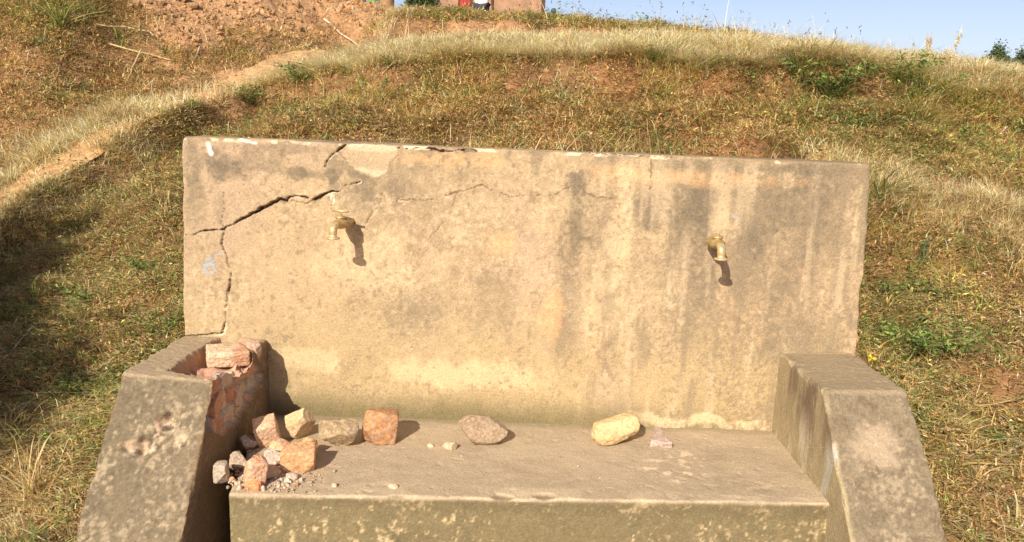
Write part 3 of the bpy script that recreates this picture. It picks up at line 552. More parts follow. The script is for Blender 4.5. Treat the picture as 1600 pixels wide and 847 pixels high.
for px, py, sz, sd_, rt, cl in [(350,632,(.05,.10,.06),311,(.3,0,.1),((.55,.26,.15),(.48,.27,.18))),(382,618,(.05,.06,.08),312,(-.4,0,0),((.56,.4,.3),(.5,.34,.25)))]:
    V, c = brickmesh(sz, sd_, rt, cl); q = onX(px, py, -1.0); V = V-V.mean(0)
    o = mk('embedded_brick', V+q+np.array([-.042, 0, 0])-np.array([0, 0, 0]), [IF], M['stone'], c)
    o.parent = lw
# gravel crumbs
gv, gf, gcol = [], [], []; off = 0
for k in range(520):
    if k < 430:
        a = np.array([rng.normal(415, 38), rng.normal(745, 16)]); 
        if a[1] > 768 or a[0] < 352: continue
    elif k < 485: a = np.array([rng.uniform(340, 420), rng.uniform(690, 740)])
    else: a = np.array([rng.uniform(480, 1150), rng.uniform(690, 768)])
    s = min(.0016+rng.gamma(1.3, .0022), .013)*(1 if k < 485 else .5)
    p = onZ(a[0], a[1], slabz(0)); p[2] = slabz(p[0])
    if p[0] < -.97 or p[1] < 2.32: continue
    v = IV3[:, :]*s*rng.uniform(.6, 1, 3)
    nn = rng.normal(size=3); nn /= np.linalg.norm(nn); v = v-np.clip(v@nn-.4*s, 0, None)[:, None]*nn
    gv.append(v+p+[0, 0, s*.4]); gf.append(IF3+off); off += len(v)
    gcol.append(np.tile(np.array([[.46,.38,.29],[.54,.45,.34],[.48,.28,.17],[.34,.28,.22]][rng.integers(4)])*rng.uniform(.8, 1.2), (len(v), 1)))
tag(mk('mortar_crumbs', np.concatenate(gv), [np.concatenate(gf)], M['stone'], np.concatenate(gcol)), 'pale crumbs of mortar and brick scattered over the ledge', 'rubble', kind='stuff')

# ------------------------------------------------------------------ taps
def lathe(prof, seg=20, axis='y'):
    """profile [(pos, radius)] turned around an axis"""
    prof = np.array(prof, float); a = np.linspace(0, 2*math.pi, seg, endpoint=False); V = []
    for t, r in prof:
        p = np.c_[r*np.cos(a), np.full(seg, t), r*np.sin(a)]
        if axis == 'z': p = p[:, [0, 2, 1]]
        V.append(p)
    n = len(prof); I = np.arange(n*seg).reshape(n, seg); J = np.roll(I, -1, axis=1)
    F = np.stack([I[:-1], J[:-1], J[1:], I[1:]], -1).reshape(-1, 4)
    if axis == 'z': F = F[:, ::-1]
    return np.concatenate(V), F
def tap(px, py, yaw, tilt, label, mat, handle):
    b = onY(px, py, 3.0); t = empty('tap', (b[0], 2.995, b[2]), label, 'tap', 'taps on the back wall', yaw); t.scale = (1.35, 1.18, .98)
    V, F = lathe([(.02,.001),(.02,.012),(-.03,.012),(-.031,.019),(-.034,.021),(-.04,.021),(-.042,.014),(-.048,.014)]); mk('pipe', V, [F], mat[0], parent=t)
    V, F = lathe([(-.042,.001),(-.042,.02),(-.046,.0235),(-.062,.0235),(-.066,.020),(-.070,.021),(-.086,.0195),(-.094,.014),(-.11,.0115),(-.118,.0115),(-.12,.001)], 24)
    a = np.arctan2(V[:, 2], V[:, 0]); k = ((V[:, 1] < -.044) & (V[:, 1] > -.064))                   # hexagonal nut
    f = np.where(k, math.cos(math.pi/6)/np.cos((a % (math.pi/3))-math.pi/6), 1); V[:, 0] *= f; V[:, 2] *= f; mk('body', V, [F], mat[0], parent=t)
    # spout: quarter bend then down, flared rim
    seg = 18; P = []; R_ = []
    for s in np.linspace(0, 1, 8): P.append((0, -.112-.022*math.sin(s*math.pi/2), -.022*(1-math.cos(s*math.pi/2)))); R_.append(.0115)
    for z, r in [(-.032,.0105),(-.040,.010),(-.042,.0125),(-.044,.0185),(-.048,.0195),(-.050,.0185),(-.050,.009),(-.04,.008)]: P.append((0, -.134, z)); R_.append(r)
    V = []; 
    for i, (p, r) in enumerate(zip(P, R_)):
        th = min(i, 7)/7*math.pi/2; a = np.linspace(0, 2*math.pi, seg, endpoint=False)
        e2 = np.array([0, -math.sin(th), math.cos(th)]) ; V.append(np.array(p)+r*np.cos(a)[:, None]*np.array([1, 0, 0])+r*np.sin(a)[:, None]*e2)
    n = len(P); I = np.arange(n*seg).reshape(n, seg); J = np.roll(I, -1, 1); F = np.stack([I[:-1], J[:-1], J[1:], I[1:]], -1).reshape(-1, 4)
    mk('spout', np.concatenate(V), [F[:, ::-1]], mat[1], parent=t)
    V, F = lathe([(.0,.001),(.0,.012),(.018,.012),(.020,.0145),(.027,.0145),(.029,.007),(.037,.006),(.038,.001)], 14, 'z'); V[:, 1] -= .078; V = V@np.array([[1,0,0],[0,1,0],[0,0,1.]])
    mk('spindle', V, [F], mat[0], parent=t)
    if handle:
        V, F = lathe([(-.024,.001),(-.024,.004),(0,.0055),(.024,.004),(.024,.001)], 10); V = V[:, [1, 0, 2]]; V[:, 1] -= .078; V[:, 2] += .047
        mk('handle', V, [F[:, ::-1]], mat[1], parent=t)
tap(548, 345, -.18, 0, 'dull brass tap on the cracked left half of the wall', (M['brass'], M['brasslight']), True)
tap(1110, 375, .04, 0, 'yellowish brass tap on the stained right half of the wall', (M['brass'], M['brasslight']), False)
# ------------------------------------------------------------------ vegetation
def blades(pos, h, wd, ang, lean, col, nseg=3, droop=0., twist=None):
    """ribbons with a tapering tip, bending over; returns verts, faces, colours"""
    N = len(pos); t = np.linspace(0, 1, nseg+1)
    d = np.c_[np.cos(ang), np.sin(ang), ang*0]; tw = rng.uniform(0, math.pi, N) if twist is None else twist
    s = np.c_[np.cos(tw), np.sin(tw), tw*0]; V = np.empty((N, 2*nseg+1, 3))
    for k in range(nseg+1):
        c = pos + d*(h*lean*t[k]**1.5)[:, None]; c[:, 2] += h*(t[k]-droop*t[k]**3)/np.sqrt(1+lean**2*.7)
        if k == nseg: V[:, 2*nseg] = c
        else:
            w = (wd*(1-.55*t[k]))[:, None]*.5; V[:, 2*k] = c-s*w; V[:, 2*k+1] = c+s*w
    b = np.arange(N)*(2*nseg+1); Q = [np.stack([b+2*k, b+2*k+1, b+2*k+3, b+2*k+2], -1) for k in range(nseg-1)]
    T = np.stack([b+2*nseg-2, b+2*nseg-1, b+2*nseg], -1)
    C = np.repeat(col, 2*nseg+1, 0); return V.reshape(-1, 3), np.concatenate(Q) if Q else np.zeros((0, 4), int), T, C
def leaves(pos, ln, wd, col, up=.4):
    """small bent leaf faces in random directions"""
    N = len(pos); a = rng.normal(size=(N, 3)); a[:, 2] *= up; a /= np.linalg.norm(a, axis=1)[:, None]
    b = np.cross(a, rng.normal(size=(N, 3))); b /= np.linalg.norm(b, axis=1)[:, None]; nn = np.cross(a, b)
    V = np.stack([pos, pos+a*(ln*.5)[:, None]-b*(wd*.5)[:, None]+nn*(ln*.12)[:, None], pos+a*ln[:, None], pos+a*(ln*.5)[:, None]+b*(wd*.5)[:, None]+nn*(ln*.12)[:, None]], 1)
    i = np.arange(N)*4; return V.reshape(-1, 3), np.stack([i, i+1, i+2, i+3], -1), np.repeat(col, 4, 0)
def pal(w, cols, var=.22):
    """pick a palette colour per item by weights w (N,k)"""
    w = w/w.sum(1)[:, None]; u = rng.random(len(w))[:, None]; k = (np.cumsum(w, 1) < u).sum(1).clip(0, len(cols)-1)
    return np.array(cols)[k]*np.exp(rng.normal(0, var, (len(w), 1)))*np.exp(rng.normal(0, .06, (len(w), 3)))
def scatter(n, x0, x1, y0, y1):
    X = rng.uniform(x0, x1, n); Y = rng.uniform(y0, y1, n)
    vis = (np.abs(X+.02*Y) < .66*Y+.9)                               # the part of the hill the photo could see, with a margin
    foot = (X > -1.36) & (X < 1.3) & (Y < 3.25)
    k = vis & ~foot; X, Y = X[k], Y[k]; pd_ = polyd(np.c_[X, Y], pl)+.05*fbm(np.c_[X, Y, 0*X], 6, 2, 55); k = (pd_ > np.where(X < -2.1, .1, .15)) | (rng.random(len(X)) < np.where(X < -2.1, .12, .04)); X, Y = X[k], Y[k]; return X, Y, np.c_[X, Y, lookup(X, Y)]
COLS = [(.88, .72, .40), (.22, .30, .07), (.68, .45, .18), (.56, .29, .115), (.46, .37, .11), (.15, .10, .045)]   # straw, green, dry brown, rust, olive
def tone(P, amt=.38):
    return np.exp(amt*1.6*fbm(P*[1, 1, 0], 3.2, 4, 345))[:, None]
def add_stuff(name, label, cat, parts):
    V, Q, T, C = [], [], [], []; off = 0
    for p in parts:
        V.append(p[0]); C.append(p[-1])
        for f in p[1:-1]:
            if len(f): (Q if f.shape[1] == 4 else T).append(f+off)
        off += len(p[0])
    fs = ([np.concatenate(Q)] if Q else [])+([np.concatenate(T)] if T else [])
    return tag(mk(name, np.concatenate(V), fs, M['grass'], np.clip(np.concatenate(C), .01, .85), smooth=False), label, cat, kind='stuff')
regions = [(60000, -3, 5, 4.8, 5.6, 1.2), (95000, -3.4, -1.3, 1.9, 4.6, 1.), (75000, 1.2, 3.4, 1.9, 4.6, 1.), (100000, -3.2, 3.4, 3.2, 5.4, 1.1), (230000, -5, 5, 4.6, 7.4, 1.4), (120000, -7, 7.2, 7, 9.9, 1.9)]
gparts, lparts, sparts, wparts = [], [], [], []
for n_, x0, x1, y0, y1, sc in regions:
    X, Y, P = scatter(n_, x0, x1, y0, y1); a = attrs(X, Y); st, gr, ba, rd = a.T
    cl = fbm(P*[1, 1, 0], 6, 3, 300); keep = rng.random(len(X)) < np.clip((1.05-1.*np.clip(ba*1.3-.3, 0, 1))*(.85+.8*cl), .05, 1)
    P, a, cl = P[keep], a[keep], cl[keep]; st, gr, ba, rd = a.T; N = len(P)
    st = sstep(st, .1, .85); w = np.c_[.2+5.5*st**2, .05+.9*gr**2*(1+cl), .6+.3*(1-st), .12+.6*rd*(1-gr), .4+.8*gr, .35*(1-st)]
    col = pal(w, COLS, .28)*tone(P); h = rng.uniform(.02, .07, N)*(1+.8*gr+.9*st)*np.clip(1+.9*cl, .5, 2)*np.sqrt(sc)
    gparts.append(blades(P-[0, 0, .006], h, rng.uniform(.0025, .006, N)*sc, rng.uniform(0, 6.28, N), rng.uniform(.2, 2.2, N), col, 2, rng.uniform(.0, .5)))
    X, Y, P = scatter(int(n_*.65), x0, x1, y0, y1); a = attrs(X, Y); st, gr, ba, rd = a.T
    cl = fbm(P*[1, 1, 0], 9, 3, 320); keep = rng.random(len(X)) < np.clip((1.0-.97*np.clip(ba*1.3-.3, 0, 1))*(.75+.9*cl), .05, 1); P, a = P[keep], a[keep]; st, gr, ba, rd = a.T; N = len(P)
    w = np.c_[.05+.35*st, .03+.9*gr**2, .7+0*st, .1+.8*rd, .4+.7*gr, .45*(1-st)]; P[:, 2] += rng.uniform(0, .05, N)*(.5+gr)
    ang_ = rng.uniform(0, 6.28, N); hh_ = rng.uniform(.015, .05, N)*np.sqrt(sc)
    gparts.append(blades(P-[0, 0, .004], hh_, rng.uniform(.0028, .0058, N)*sc, ang_, rng.uniform(1., 4., N), pal(np.c_[.5+st, .05+.3*gr, np.ones(N)], [(.78,.62,.34),(.38,.4,.13),(.6,.43,.22)], .3), 3, .6))
    lparts.append(leaves(P, rng.uniform(.009, .028, N)*sc, rng.uniform(.003, .009, N)*sc, pal(w, COLS, .3)*tone(P)))
    # long straw, flattened and standing, where straw collects
    X, Y, P = scatter(int(n_*.5), x0, x1, y0, y1); a = attrs(X, Y); keep = rng.random(len(X)) < .03+np.clip(a[:, 0]-.3, 0, 1)**1.2*1.9; P, a = P[keep], a[keep]; N = len(P)
    stand_ = rng.random(N) < .35
    sparts.append(blades(P, rng.uniform(.05, .17, N)*np.sqrt(sc), rng.uniform(.0016, .0032, N)*sc, rng.uniform(0, 6.28, N), np.where(stand_, rng.uniform(.1, .6, N), rng.uniform(1.5, 5, N)),
                  pal(np.c_[np.ones(N), a[:, 1]*.15, .25*np.ones(N)], [(.90, .77, .47), (.5, .48, .18), (.68, .5, .25)], .2), 3, .35))
n_ = 1500; u = rng.random(n_); pxs = np.where(u < .45, rng.uniform(1080, 1280, n_), np.where(u < .8, rng.uniform(1370, 1530, n_), rng.uniform(600, 1600, n_)))
Yw = rng.uniform(7.9, 9.3, n_); Xw = np.array([onY(a_, 80, b_)[0] for a_, b_ in zip(pxs, Yw)]); Pw = np.c_[Xw, Yw, lookup(Xw, Yw)]
sparts.append(blades(Pw, rng.gamma(3, .045, n_)+.03, rng.uniform(.003, .007, n_), rng.uniform(0, 6.28, n_), rng.uniform(.05, .9, n_), pal(np.ones((n_, 2)), [(.92,.82,.55),(.75,.6,.33)], .15), 3, .2))
n_ = 420; Xw = rng.uniform(-1.2, 1.35, n_); Yw = rng.uniform(3.5, 4.2, n_); Pw = np.c_[Xw, Yw, lookup(Xw, Yw)]; cw = fbm(Pw, 3, 2, 600)
sparts.append(blades(Pw, rng.uniform(.06, .26, n_)*(1+cw), rng.uniform(.002, .005, n_), rng.uniform(0, 6.28, n_), rng.uniform(.1, .8, n_), pal(np.ones((n_, 3)), [(.85,.72,.42),(.45,.44,.16),(.66,.5,.26)], .2), 3, .2))
# matted straw combed along the terrace edges, and tangled tufts of long grass
for x0, x1, y0, y1, n_, sc in [(-5, -.8, 3.6, 7.5, 60000, 1.1), (-2, 6, 5, 8.6, 90000, 1.5), (1.3, 3.6, 3.2, 4.6, 16000, 1.)]:
    X, Y, P = scatter(n_, x0, x1, y0, y1); sb = strawband(X, Y); k = rng.random(len(X)) < sb**1.5*.8; P = P[k]; N = len(P)
    ang = np.where(P[:, 0] < -1.2, rng.normal(.55, .6, N), rng.normal(-.25, .7, N))+np.where(rng.random(N) < .5, math.pi, 0)
    sparts.append(blades(P+np.c_[np.zeros(N), np.zeros(N), rng.uniform(0, .02, N)], rng.uniform(.04, .13, N)*sc, rng.uniform(.002, .0045, N)*sc, ang, rng.uniform(.6, 4, N), pal(np.tile([1., .7, .3], (N, 1)), [(.95,.84,.56),(.84,.68,.38),(.6,.45,.22)], .16), 3, .5))
tparts = []
for n_, x0, x1, y0, y1, hm in [(150, -3.4, -1.42, 2.0, 4.3, .17), (110, 1.36, 3.4, 2.0, 4.2, .13), (90, -3.0, 3.4, 3.7, 5.2, .11), (150, -5, 5, 5.2, 7.2, .15)]:
    X, Y, P = scatter(n_*2, x0, x1, y0, y1); a = attrs(X, Y); k = a[:, 2]*a[:, 3] < .35; P, a = P[k], a[k]
    m = 38; j = np.repeat(np.arange(len(P)), m); N = len(j); kind = rng.random(len(P)) < .25+.5*a[:, 1]; hh = hm*rng.uniform(.4, 1.25, len(P))
    cc_ = np.where(kind[j][:, None], pal(np.ones((N, 3)), [(.14,.21,.05),(.26,.33,.09),(.36,.34,.12)], .25), pal(np.ones((N, 3)), [(.7,.53,.26),(.48,.33,.15),(.36,.3,.12)], .28))
    tparts.append(blades(P[j]+np.c_[rng.normal(0, .02, (N, 2)), np.full(N, -.008)], hh[j]*rng.uniform(.5, 1.15, N), rng.uniform(.002, .0045, N)*(1+.12*Y.mean()), rng.uniform(0, 6.28, N), rng.uniform(.1, 1.6, N), cc_, 4, .45))
for xa, xb in ((1.30, 1.42), (-1.50, -1.37)):                             # growth leaning against the concrete
    n_ = 46; X = rng.uniform(xa, xb, n_); Y = rng.uniform(2.15, 3.5, n_); P = np.c_[X, Y, lookup(X, Y)]; m = 26; j = np.repeat(np.arange(n_), m); N = len(j)
    gn = rng.random(n_) < .6; cc_ = np.where(gn[j][:, None], pal(np.ones((N, 3)), [(.16,.24,.06),(.28,.35,.1),(.36,.34,.12)], .25), pal(np.ones((N, 3)), [(.74,.57,.3),(.5,.35,.16),(.4,.33,.14)], .28))
    tparts.append(blades(P[j]+np.c_[rng.normal(0, .015, (N, 2)), np.full(N, -.008)], rng.uniform(.04, .13, n_)[j]*rng.uniform(.5, 1.15, N), rng.uniform(.0022, .005, N), rng.uniform(0, 6.28, N), rng.uniform(.1, 1.3, N), cc_, 4, .4))
add_stuff('tangled_grass', 'longer tangled grass tufts, straw-brown and green, on the slopes', 'grass', tparts)
add_stuff('dry_grass', 'short matted dry grass covering the hillside', 'grass', gparts)
add_stuff('leaf_litter', 'brown, rusty and olive low leaves between the grass', 'ground cover', lparts)
add_stuff('straw', 'long pale straw lying along the terrace edges', 'straw', sparts)

# knots of low weeds, brown and green, that break up the slopes
wp = []
for n_, x0, x1, y0, y1, sz in [(330, -3.4, -1.3, 1.9, 4.6, 1.), (200, 1.25, 3.4, 1.9, 4.6, 1.), (330, -3.2, 3.4, 3.6, 5.4, 1.1), (700, -5, 5, 4.6, 7.2, 1.35), (260, -7, 7, 7, 9.8, 1.7)]:
    X, Y, P = scatter(n_*2, x0, x1, y0, y1); a = attrs(X, Y); k = (a[:, 2]*a[:, 3] < .35) & (a[:, 0] < .75); P, a = P[k], a[k]
    m = 34; j = np.repeat(np.arange(len(P)), m); rad = rng.uniform(.025, .085, len(P))*sz; N = len(j)
    gq = np.clip(a[:, 1]*1.5-.1+.9*fbm(P, 1.7, 3, 346)+.2*rng.normal(size=len(P)), 0, 1)
    L = P[j]+np.c_[rng.normal(0, .55, N)*rad[j], rng.normal(0, .55, N)*rad[j], np.abs(rng.normal(0, .75, N))*rad[j]]
    tone = np.exp(rng.normal(0, .25, len(P)))[j][:, None]
    cc_ = pal(np.c_[gq[j], gq[j]*.7, (1-gq[j])*1.2, (1-gq[j])*.6*a[j, 3], .35+0*gq[j], .25+0*gq[j]], [(.12,.19,.045), (.24,.32,.08), (.54,.37,.17), (.42,.24,.11), (.36,.31,.1), (.12,.08,.04)], .25)*tone
    lf = rng.random(N) < gq[j]*.75+.12
    wp.append(leaves(L[lf], rng.uniform(.010, .030, lf.sum())*sz, rng.uniform(.004, .010, lf.sum())*sz, cc_[lf], .9))
    st_ = ~lf; nb = st_.sum(); wp.append(blades(L[st_]-[0, 0, .012], rng.uniform(.02, .06, nb)*sz, rng.uniform(.0025, .005, nb)*sz, rng.uniform(0, 6.28, nb), rng.uniform(.2, 2.5, nb), cc_[st_], 3, .7))
add_stuff('low_weeds', 'knots of low brown and green weeds on the slopes', 'ground cover', wp)
# clods on the dug bank
cv, cf_, cc = [], [], []; off = 0; CV, CF = ico(2)
X, Y, P = scatter(30000, -7, -.8, 5.2, 10.5); a = attrs(X, Y); k = rng.random(len(X)) < np.clip(a[:, 2]*a[:, 3]*1.6-.4, 0, 1)*.5; P = P[k][:5200]
for p in P:
    s = rng.gamma(1.6, .007)+.005; v = CV*s*rng.uniform(.6, 1.2, 3); v = v*(1+.35*rng.normal(size=(len(v), 1))*.4); nn = rng.normal(size=3); nn /= np.linalg.norm(nn)
    v = v-np.clip(v@nn-.4*s, 0, None)[:, None]*nn; cv.append(v+p+[0, 0, s*.2]); cf_.append(CF+off); off += len(v)
    cc.append(np.tile(np.array([.44, .265, .135])*rng.uniform(.75, 1.25), (len(v), 1)))
tag(mk('soil_clods', np.concatenate(cv), [np.concatenate(cf_)], M['soil'], np.concatenate(cc), smooth=False), 'crumbled reddish clods on the dug bank at upper left', 'soil', kind='stuff')

# plants that stand out one by one
def plant(name, px, py, dist, label, cat, kind, h, n_, col, spread=.5, group=None, lw_=.006, onto=None):
    q = (onY if kind == 'stalk' and py < 125 and dist > 7.5 or onto is not None else hit)(px, py, dist); z = gz1(q[0], q[1]) if onto is None else onto
    sg_ = .01+.014*spread; P = np.c_[rng.normal(0, sg_, (n_, 2)).clip(-1.4*sg_, 1.4*sg_), np.full(n_, -.01)]
    cols = pal(np.ones((n_, len(col))), col, .2); parts = []
    ang = rng.uniform(0, 6.28, n_)
    if kind in ('tuft', 'herb'):
        parts.append(blades(P, h*rng.uniform(.55, 1.1, n_), np.full(n_, lw_)*rng.uniform(.6, 1.3, n_), ang, rng.uniform(.1, 1.2, n_)*spread*1.6, cols, 4, .25))
    if kind in ('herb', 'stalk'):
        m = n_*7 if kind == 'herb' else n_*34; j = rng.integers(0, n_, m); t = rng.uniform(.25, 1, m)
        if kind == 'stalk':
            parts.append(blades(P, np.full(n_, h), np.full(n_, lw_), ang, np.full(n_, .25*spread), cols, 4, .05))
        L = P[j]+np.c_[np.cos(ang[j]), np.sin(ang[j]), ang[j]*0]*(h*(.25*spread if kind == 'stalk' else spread)*t**1.5)[:, None]; L[:, 2] += h*t*.8
        sz = h*.22 if kind == 'herb' else h*.075
        L2 = leaves(L, rng.uniform(.5, 1.1, m)*sz, rng.uniform(.2, .42, m)*sz, pal(np.ones((m, len(col))), col, .25), .6); parts.append(L2)
    V, Q, T, C = [], [], [], []; off = 0
    for p in parts:
        V.append(p[0]); C.append(p[-1])
        for f in p[1:-1]:
            if len(f): (Q if f.shape[1] == 4 else T).append(f+off)
        off += len(p[0])
    fs = ([np.concatenate(Q)] if Q else [])+([np.concatenate(T)] if T else [])
    o = mk(name, np.concatenate(V), fs, M['grass'], np.clip(np.concatenate(C), .01, .85), smooth=False); o.location = (q[0], q[1], z)
    return tag(o, label, cat, group)
g1, g2, g3 = (.15, .215, .055), (.26, .30, .09), (.09, .14, .045); s1, s2 = (.78, .64, .36), (.66, .48, .22)
plant('grass_tuft', 1372, 318, 3.75, 'bright green grass tuft at the upper right corner of the wall', 'grass tuft', 'tuft', .27, 26, [g2, g1], .8, lw_=.010)
plant('weed', 1455, 555, 3.1, 'broad bright green weed right of the wall base', 'weed', 'herb', .17, 44, [(.22,.33,.08), g2, g3], 1.2, lw_=.010)
plant('weed', 1400, 545, 3.12, 'green weed squeezed between the right wing and the broad weed', 'weed', 'herb', .15, 36, [(.22,.33,.08), g2], 1.0, lw_=.009)
plant('weed', 1510, 535, 3.15, 'green creeping weed pointing right of the broad bright weed', 'weed', 'herb', .11, 30, [(.22,.33,.08), g2], 1.3, lw_=.007)
plant('weed', 1440, 425, 3.5, 'upright dark green weed in a shaded hollow right of the wall', 'weed', 'stalk', .17, 6, [g3, (.06, .16, .08)], .5)
plant('weed', 1465, 470, 3.35, 'dark green low weed below the upright dark weed', 'weed', 'herb', .12, 26, [g3, g1], 1.)
plant('shrub', 1290, 158, 5.2, 'dark green leafy clump on the bank, largest of the two near the lip', 'weed', 'herb', .26, 50, [g1, g3, g2], 1.2, lw_=.01)
plant('shrub', 1400, 128, 5.6, 'bright green leafy clump on the terrace lip at right', 'weed', 'herb', .2, 50, [g1, g2], 1.4, lw_=.01)
plant('weed', 1450, 150, 5.4, 'green weed just right of the bright clump on the lip', 'weed', 'herb', .16, 36, [g1, g2], 1.4, lw_=.01)
plant('grass_tuft', 1240, 120, 5.5, 'green grassy tuft left of the dark leafy clump', 'grass tuft', 'tuft', .2, 40, [g1, g3, g2], 1.2, lw_=.009)
plant('grass_tuft', 95, 45, 6.4, 'tall green grass tuft on the upper left bank', 'grass tuft', 'tuft', .42, 60, [g2, g1, (.4, .38, .12)], .8, lw_=.014)
plant('weed', 160, 668, 2.72, 'light green small leaved weed left of the left wing', 'weed', 'herb', .10, 26, [(.3, .42, .1), g2], 1.2)
plant('weed', 90, 690, 2.7, 'yellow-green weed at the left edge of the grass', 'weed', 'herb', .09, 22, [(.3, .42, .1), g2], 1.2)
plant('grass_tuft', 190, 600, 3.0, 'green grass tuft beside the top of the left wing', 'grass tuft', 'tuft', .14, 50, [g2, g1, (.3, .3, .1)], 1.3)
plant('grass_tuft', 60, 790, 2.45, 'dry golden grass tuft with long arching blades at lower left', 'grass tuft', 'tuft', .30, 120, [s1, s2, (.5, .36, .15)], 1.1, lw_=.004)
plant('grass_tuft', 20, 700, 2.65, 'paler dry grass tuft above the golden one', 'grass tuft', 'tuft', .26, 80, [s2, (.45, .36, .15)], 1.2, lw_=.004)
plant('grass_tuft', 20, 560, 3.1, 'thin brown grass tuft in the dark hollow at left', 'grass tuft', 'tuft', .28, 70, [s2, (.42, .28, .14), (.2, .22, .07)], 1.2, lw_=.0045)
plant('grass_tuft', 962, 232, 3.5, 'thin straw-coloured tuft just behind the wall top', 'grass tuft', 'tuft', .12, 16, [s1, (.5, .48, .2)], .6, onto=1.27, lw_=.005)
plant('grass_tuft', 1115, 240, 3.5, 'short white-tipped green tuft behind the wall top', 'grass tuft', 'tuft', .11, 18, [(.75, .7, .5), g2, g2], .5, onto=1.27, lw_=.006)
plant('weed', 1470, 300, 3.95, 'small rusty red weed on the straw strip at right', 'weed', 'herb', .09, 18, [(.5, .13, .05), (.42, .2, .08)], 1.)
for px, py, h, lb in [(1110,112,.15,'green weed on the bank lip left of the grassy tuft'),(1330,205,.13,'green weed above the right end of the wall'),(1500,225,.15,'green weed on the bank between the lip and the rusty red weed'),(1585,215,.2,'green leafy weed at the right edge of the bank'),
                      (1560,130,.12,'olive green weed near the right edge of the terrace'),(1380,470,.13,'green weed touching the right edge of the wall halfway down'),(1560,700,.1,'green weed low on the right slope beside the wing'),(230,430,.13,'small green weed left of the wall edge, halfway up'),(150,480,.14,'green weed in the dim grass left of the wall'),
                      (250,520,.11,'green weed just above the back of the left wing'),(120,620,.13,'leafy green weed at the edge of the dark patch'),(470,128,.16,'dark green weed just under the top of the path'),(390,160,.17,'dark leafy weed on the edge below the path'),(1020,105,.12,'pale green weed at the middle of the lip')]:
    plant('weed', px, py, 5, lb, 'weed', 'herb', h, 34, [(.19,.29,.07), g2, g3], 1.15, lw_=.008)
plant('grass_tuft', 1580, 820, 2.25, 'green and straw tuft at the lower right corner', 'grass tuft', 'tuft', .13, 44, [g2, s2, s1], 1.2)
q = onX(1359, 564, 1.285); V, F, T_ = leaves(np.zeros((5, 3)), np.full(5, .02), np.full(5, .012), np.tile([.85, .62, .03], (5, 1)), .8)
o = mk('flower', V, [F], M['grass'], T_, smooth=False); o.location = (1.29, q[1], .71); tag(o, 'single small yellow flower at the outer edge of the right wing', 'flower')
SG = 'dry stalks standing against the sky'
for px, py, d, hh, lb in [(1447,100,8.2,.42,'tall pale dry stalk, left one of the pair on the right skyline'),(1478,104,8.1,.34,'shorter crooked dry stalk just right of the tall pale one'),(1489,106,8.1,.55,'thin white stalk, highest on the right skyline'),
                          (1299,76,8.6,.16,'short bushy straw stalk on the skyline left of the tall ones'),(1532,113,8.1,.2,'thin dry stalk right of the tall white one'),(1228,66,8.7,.16,'short dry stalk where the skyline starts to drop'),(1150,52,8.8,.13,'stubby straw clump on the middle skyline'),(1423,98,8.3,.2,'low branching dry stalk left of the tall pair'),(1553,116,8.1,.16,'short dry stalk in front of the far conifer')]:
    plant('dry_stalk', px, py, d, lb, 'dry plant', 'stalk', hh, 7 if hh < .5 else 2, [(.82, .7, .44), (.66, .52, .28)], .35, SG, lw_=.013)
hd = []                                                                # dark seed heads on hair-thin stems
for k in range(46):
    q = onY(rng.uniform(860, 1600), 60, rng.uniform(8.2, 9.2)); z = gz1(q[0], q[1]); h = np.array([rng.uniform(.12, .36)])
    P = np.array([[q[0], q[1], z]]); a_ = np.array([rng.uniform(0, 6.28)]); 
    hd.append(blades(P, h, np.array([.004]), a_, np.array([.2]), np.array([[.45, .4, .26]]), 3, 0, np.array([0.])))
    e = P+np.c_[np.cos(a_), np.sin(a_), 0*a_]*h*.2; e[:, 2] += h*.95
    hd.append(leaves(np.repeat(e, 3, 0)+rng.normal(0, .004, (3, 3)), np.full(3, .03), np.full(3, .010), np.array([[.14, .12, .09]]*3), 2.))
add_stuff('seed_heads', 'dark seed heads on hair-thin stems along the skyline', 'grass', hd)
# fallen stems lying on the bank, each a bent tube
def stem(pts, r, label, col, grp='fallen straw stems on the bank'):
    P = np.array([hit(*p) for p in pts]); 
    for i in range(len(P)): P[i, 2] = max(P[i, 2], gz1(P[i, 0], P[i, 1])+.03)
    t = np.linspace(0, len(P)-1, 24); Q = np.c_[[np.interp(t, range(len(P)), P[:, k]) for k in range(3)]].T; Q += .012*np.c_[fbm(Q, 6, 2, 400), fbm(Q, 6, 2, 401), fbm(Q, 6, 2, 402)]
    a = np.linspace(0, 2*math.pi, 6, endpoint=False); D = np.gradient(Q, axis=0); D /= np.linalg.norm(D, axis=1)[:, None]
    s = np.cross(D, [0, 0, 1.]); s /= np.linalg.norm(s, axis=1)[:, None]; u = np.cross(s, D); rr = r*np.linspace(1, .5, 24)
    V = (Q[:, None]+rr[:, None, None]*(np.cos(a)[None, :, None]*s[:, None]+np.sin(a)[None, :, None]*u[:, None])).reshape(-1, 3)
    I = np.arange(24*6).reshape(24, 6); J = np.roll(I, -1, 1); F = np.stack([I[:-1], J[:-1], J[1:], I[1:]], -1).reshape(-1, 4)
    o = mk('straw_stem', V, [F], M['grass'], np.tile(col, (len(V), 1))); c0 = Q[0]; o.data.transform(Matrix.Translation(-Vector(c0))); o.location = c0; tag(o, label, 'straw stem', grp)
pale = (.8, .66, .38)
stem([(508,36,8.8),(535,60,8.4),(565,80,7.8)], .011, 'thick white stem lying down the dug bank', (.88, .8, .6))
stem([(545,88,7.2),(580,82,7),(625,84,6.8)], .008, 'pale stem lying level on the lip left of centre', pale)
stem([(632,90,6.4),(615,105,6.1),(597,124,5.8)], .007, 'pale stem hanging down the bank from the lip', pale)
stem([(150,48,6.8),(200,52,6.9),(235,56,6.9),(240,64,6.8)], .009, 'curved pale stem under the upper left grass tuft', pale)
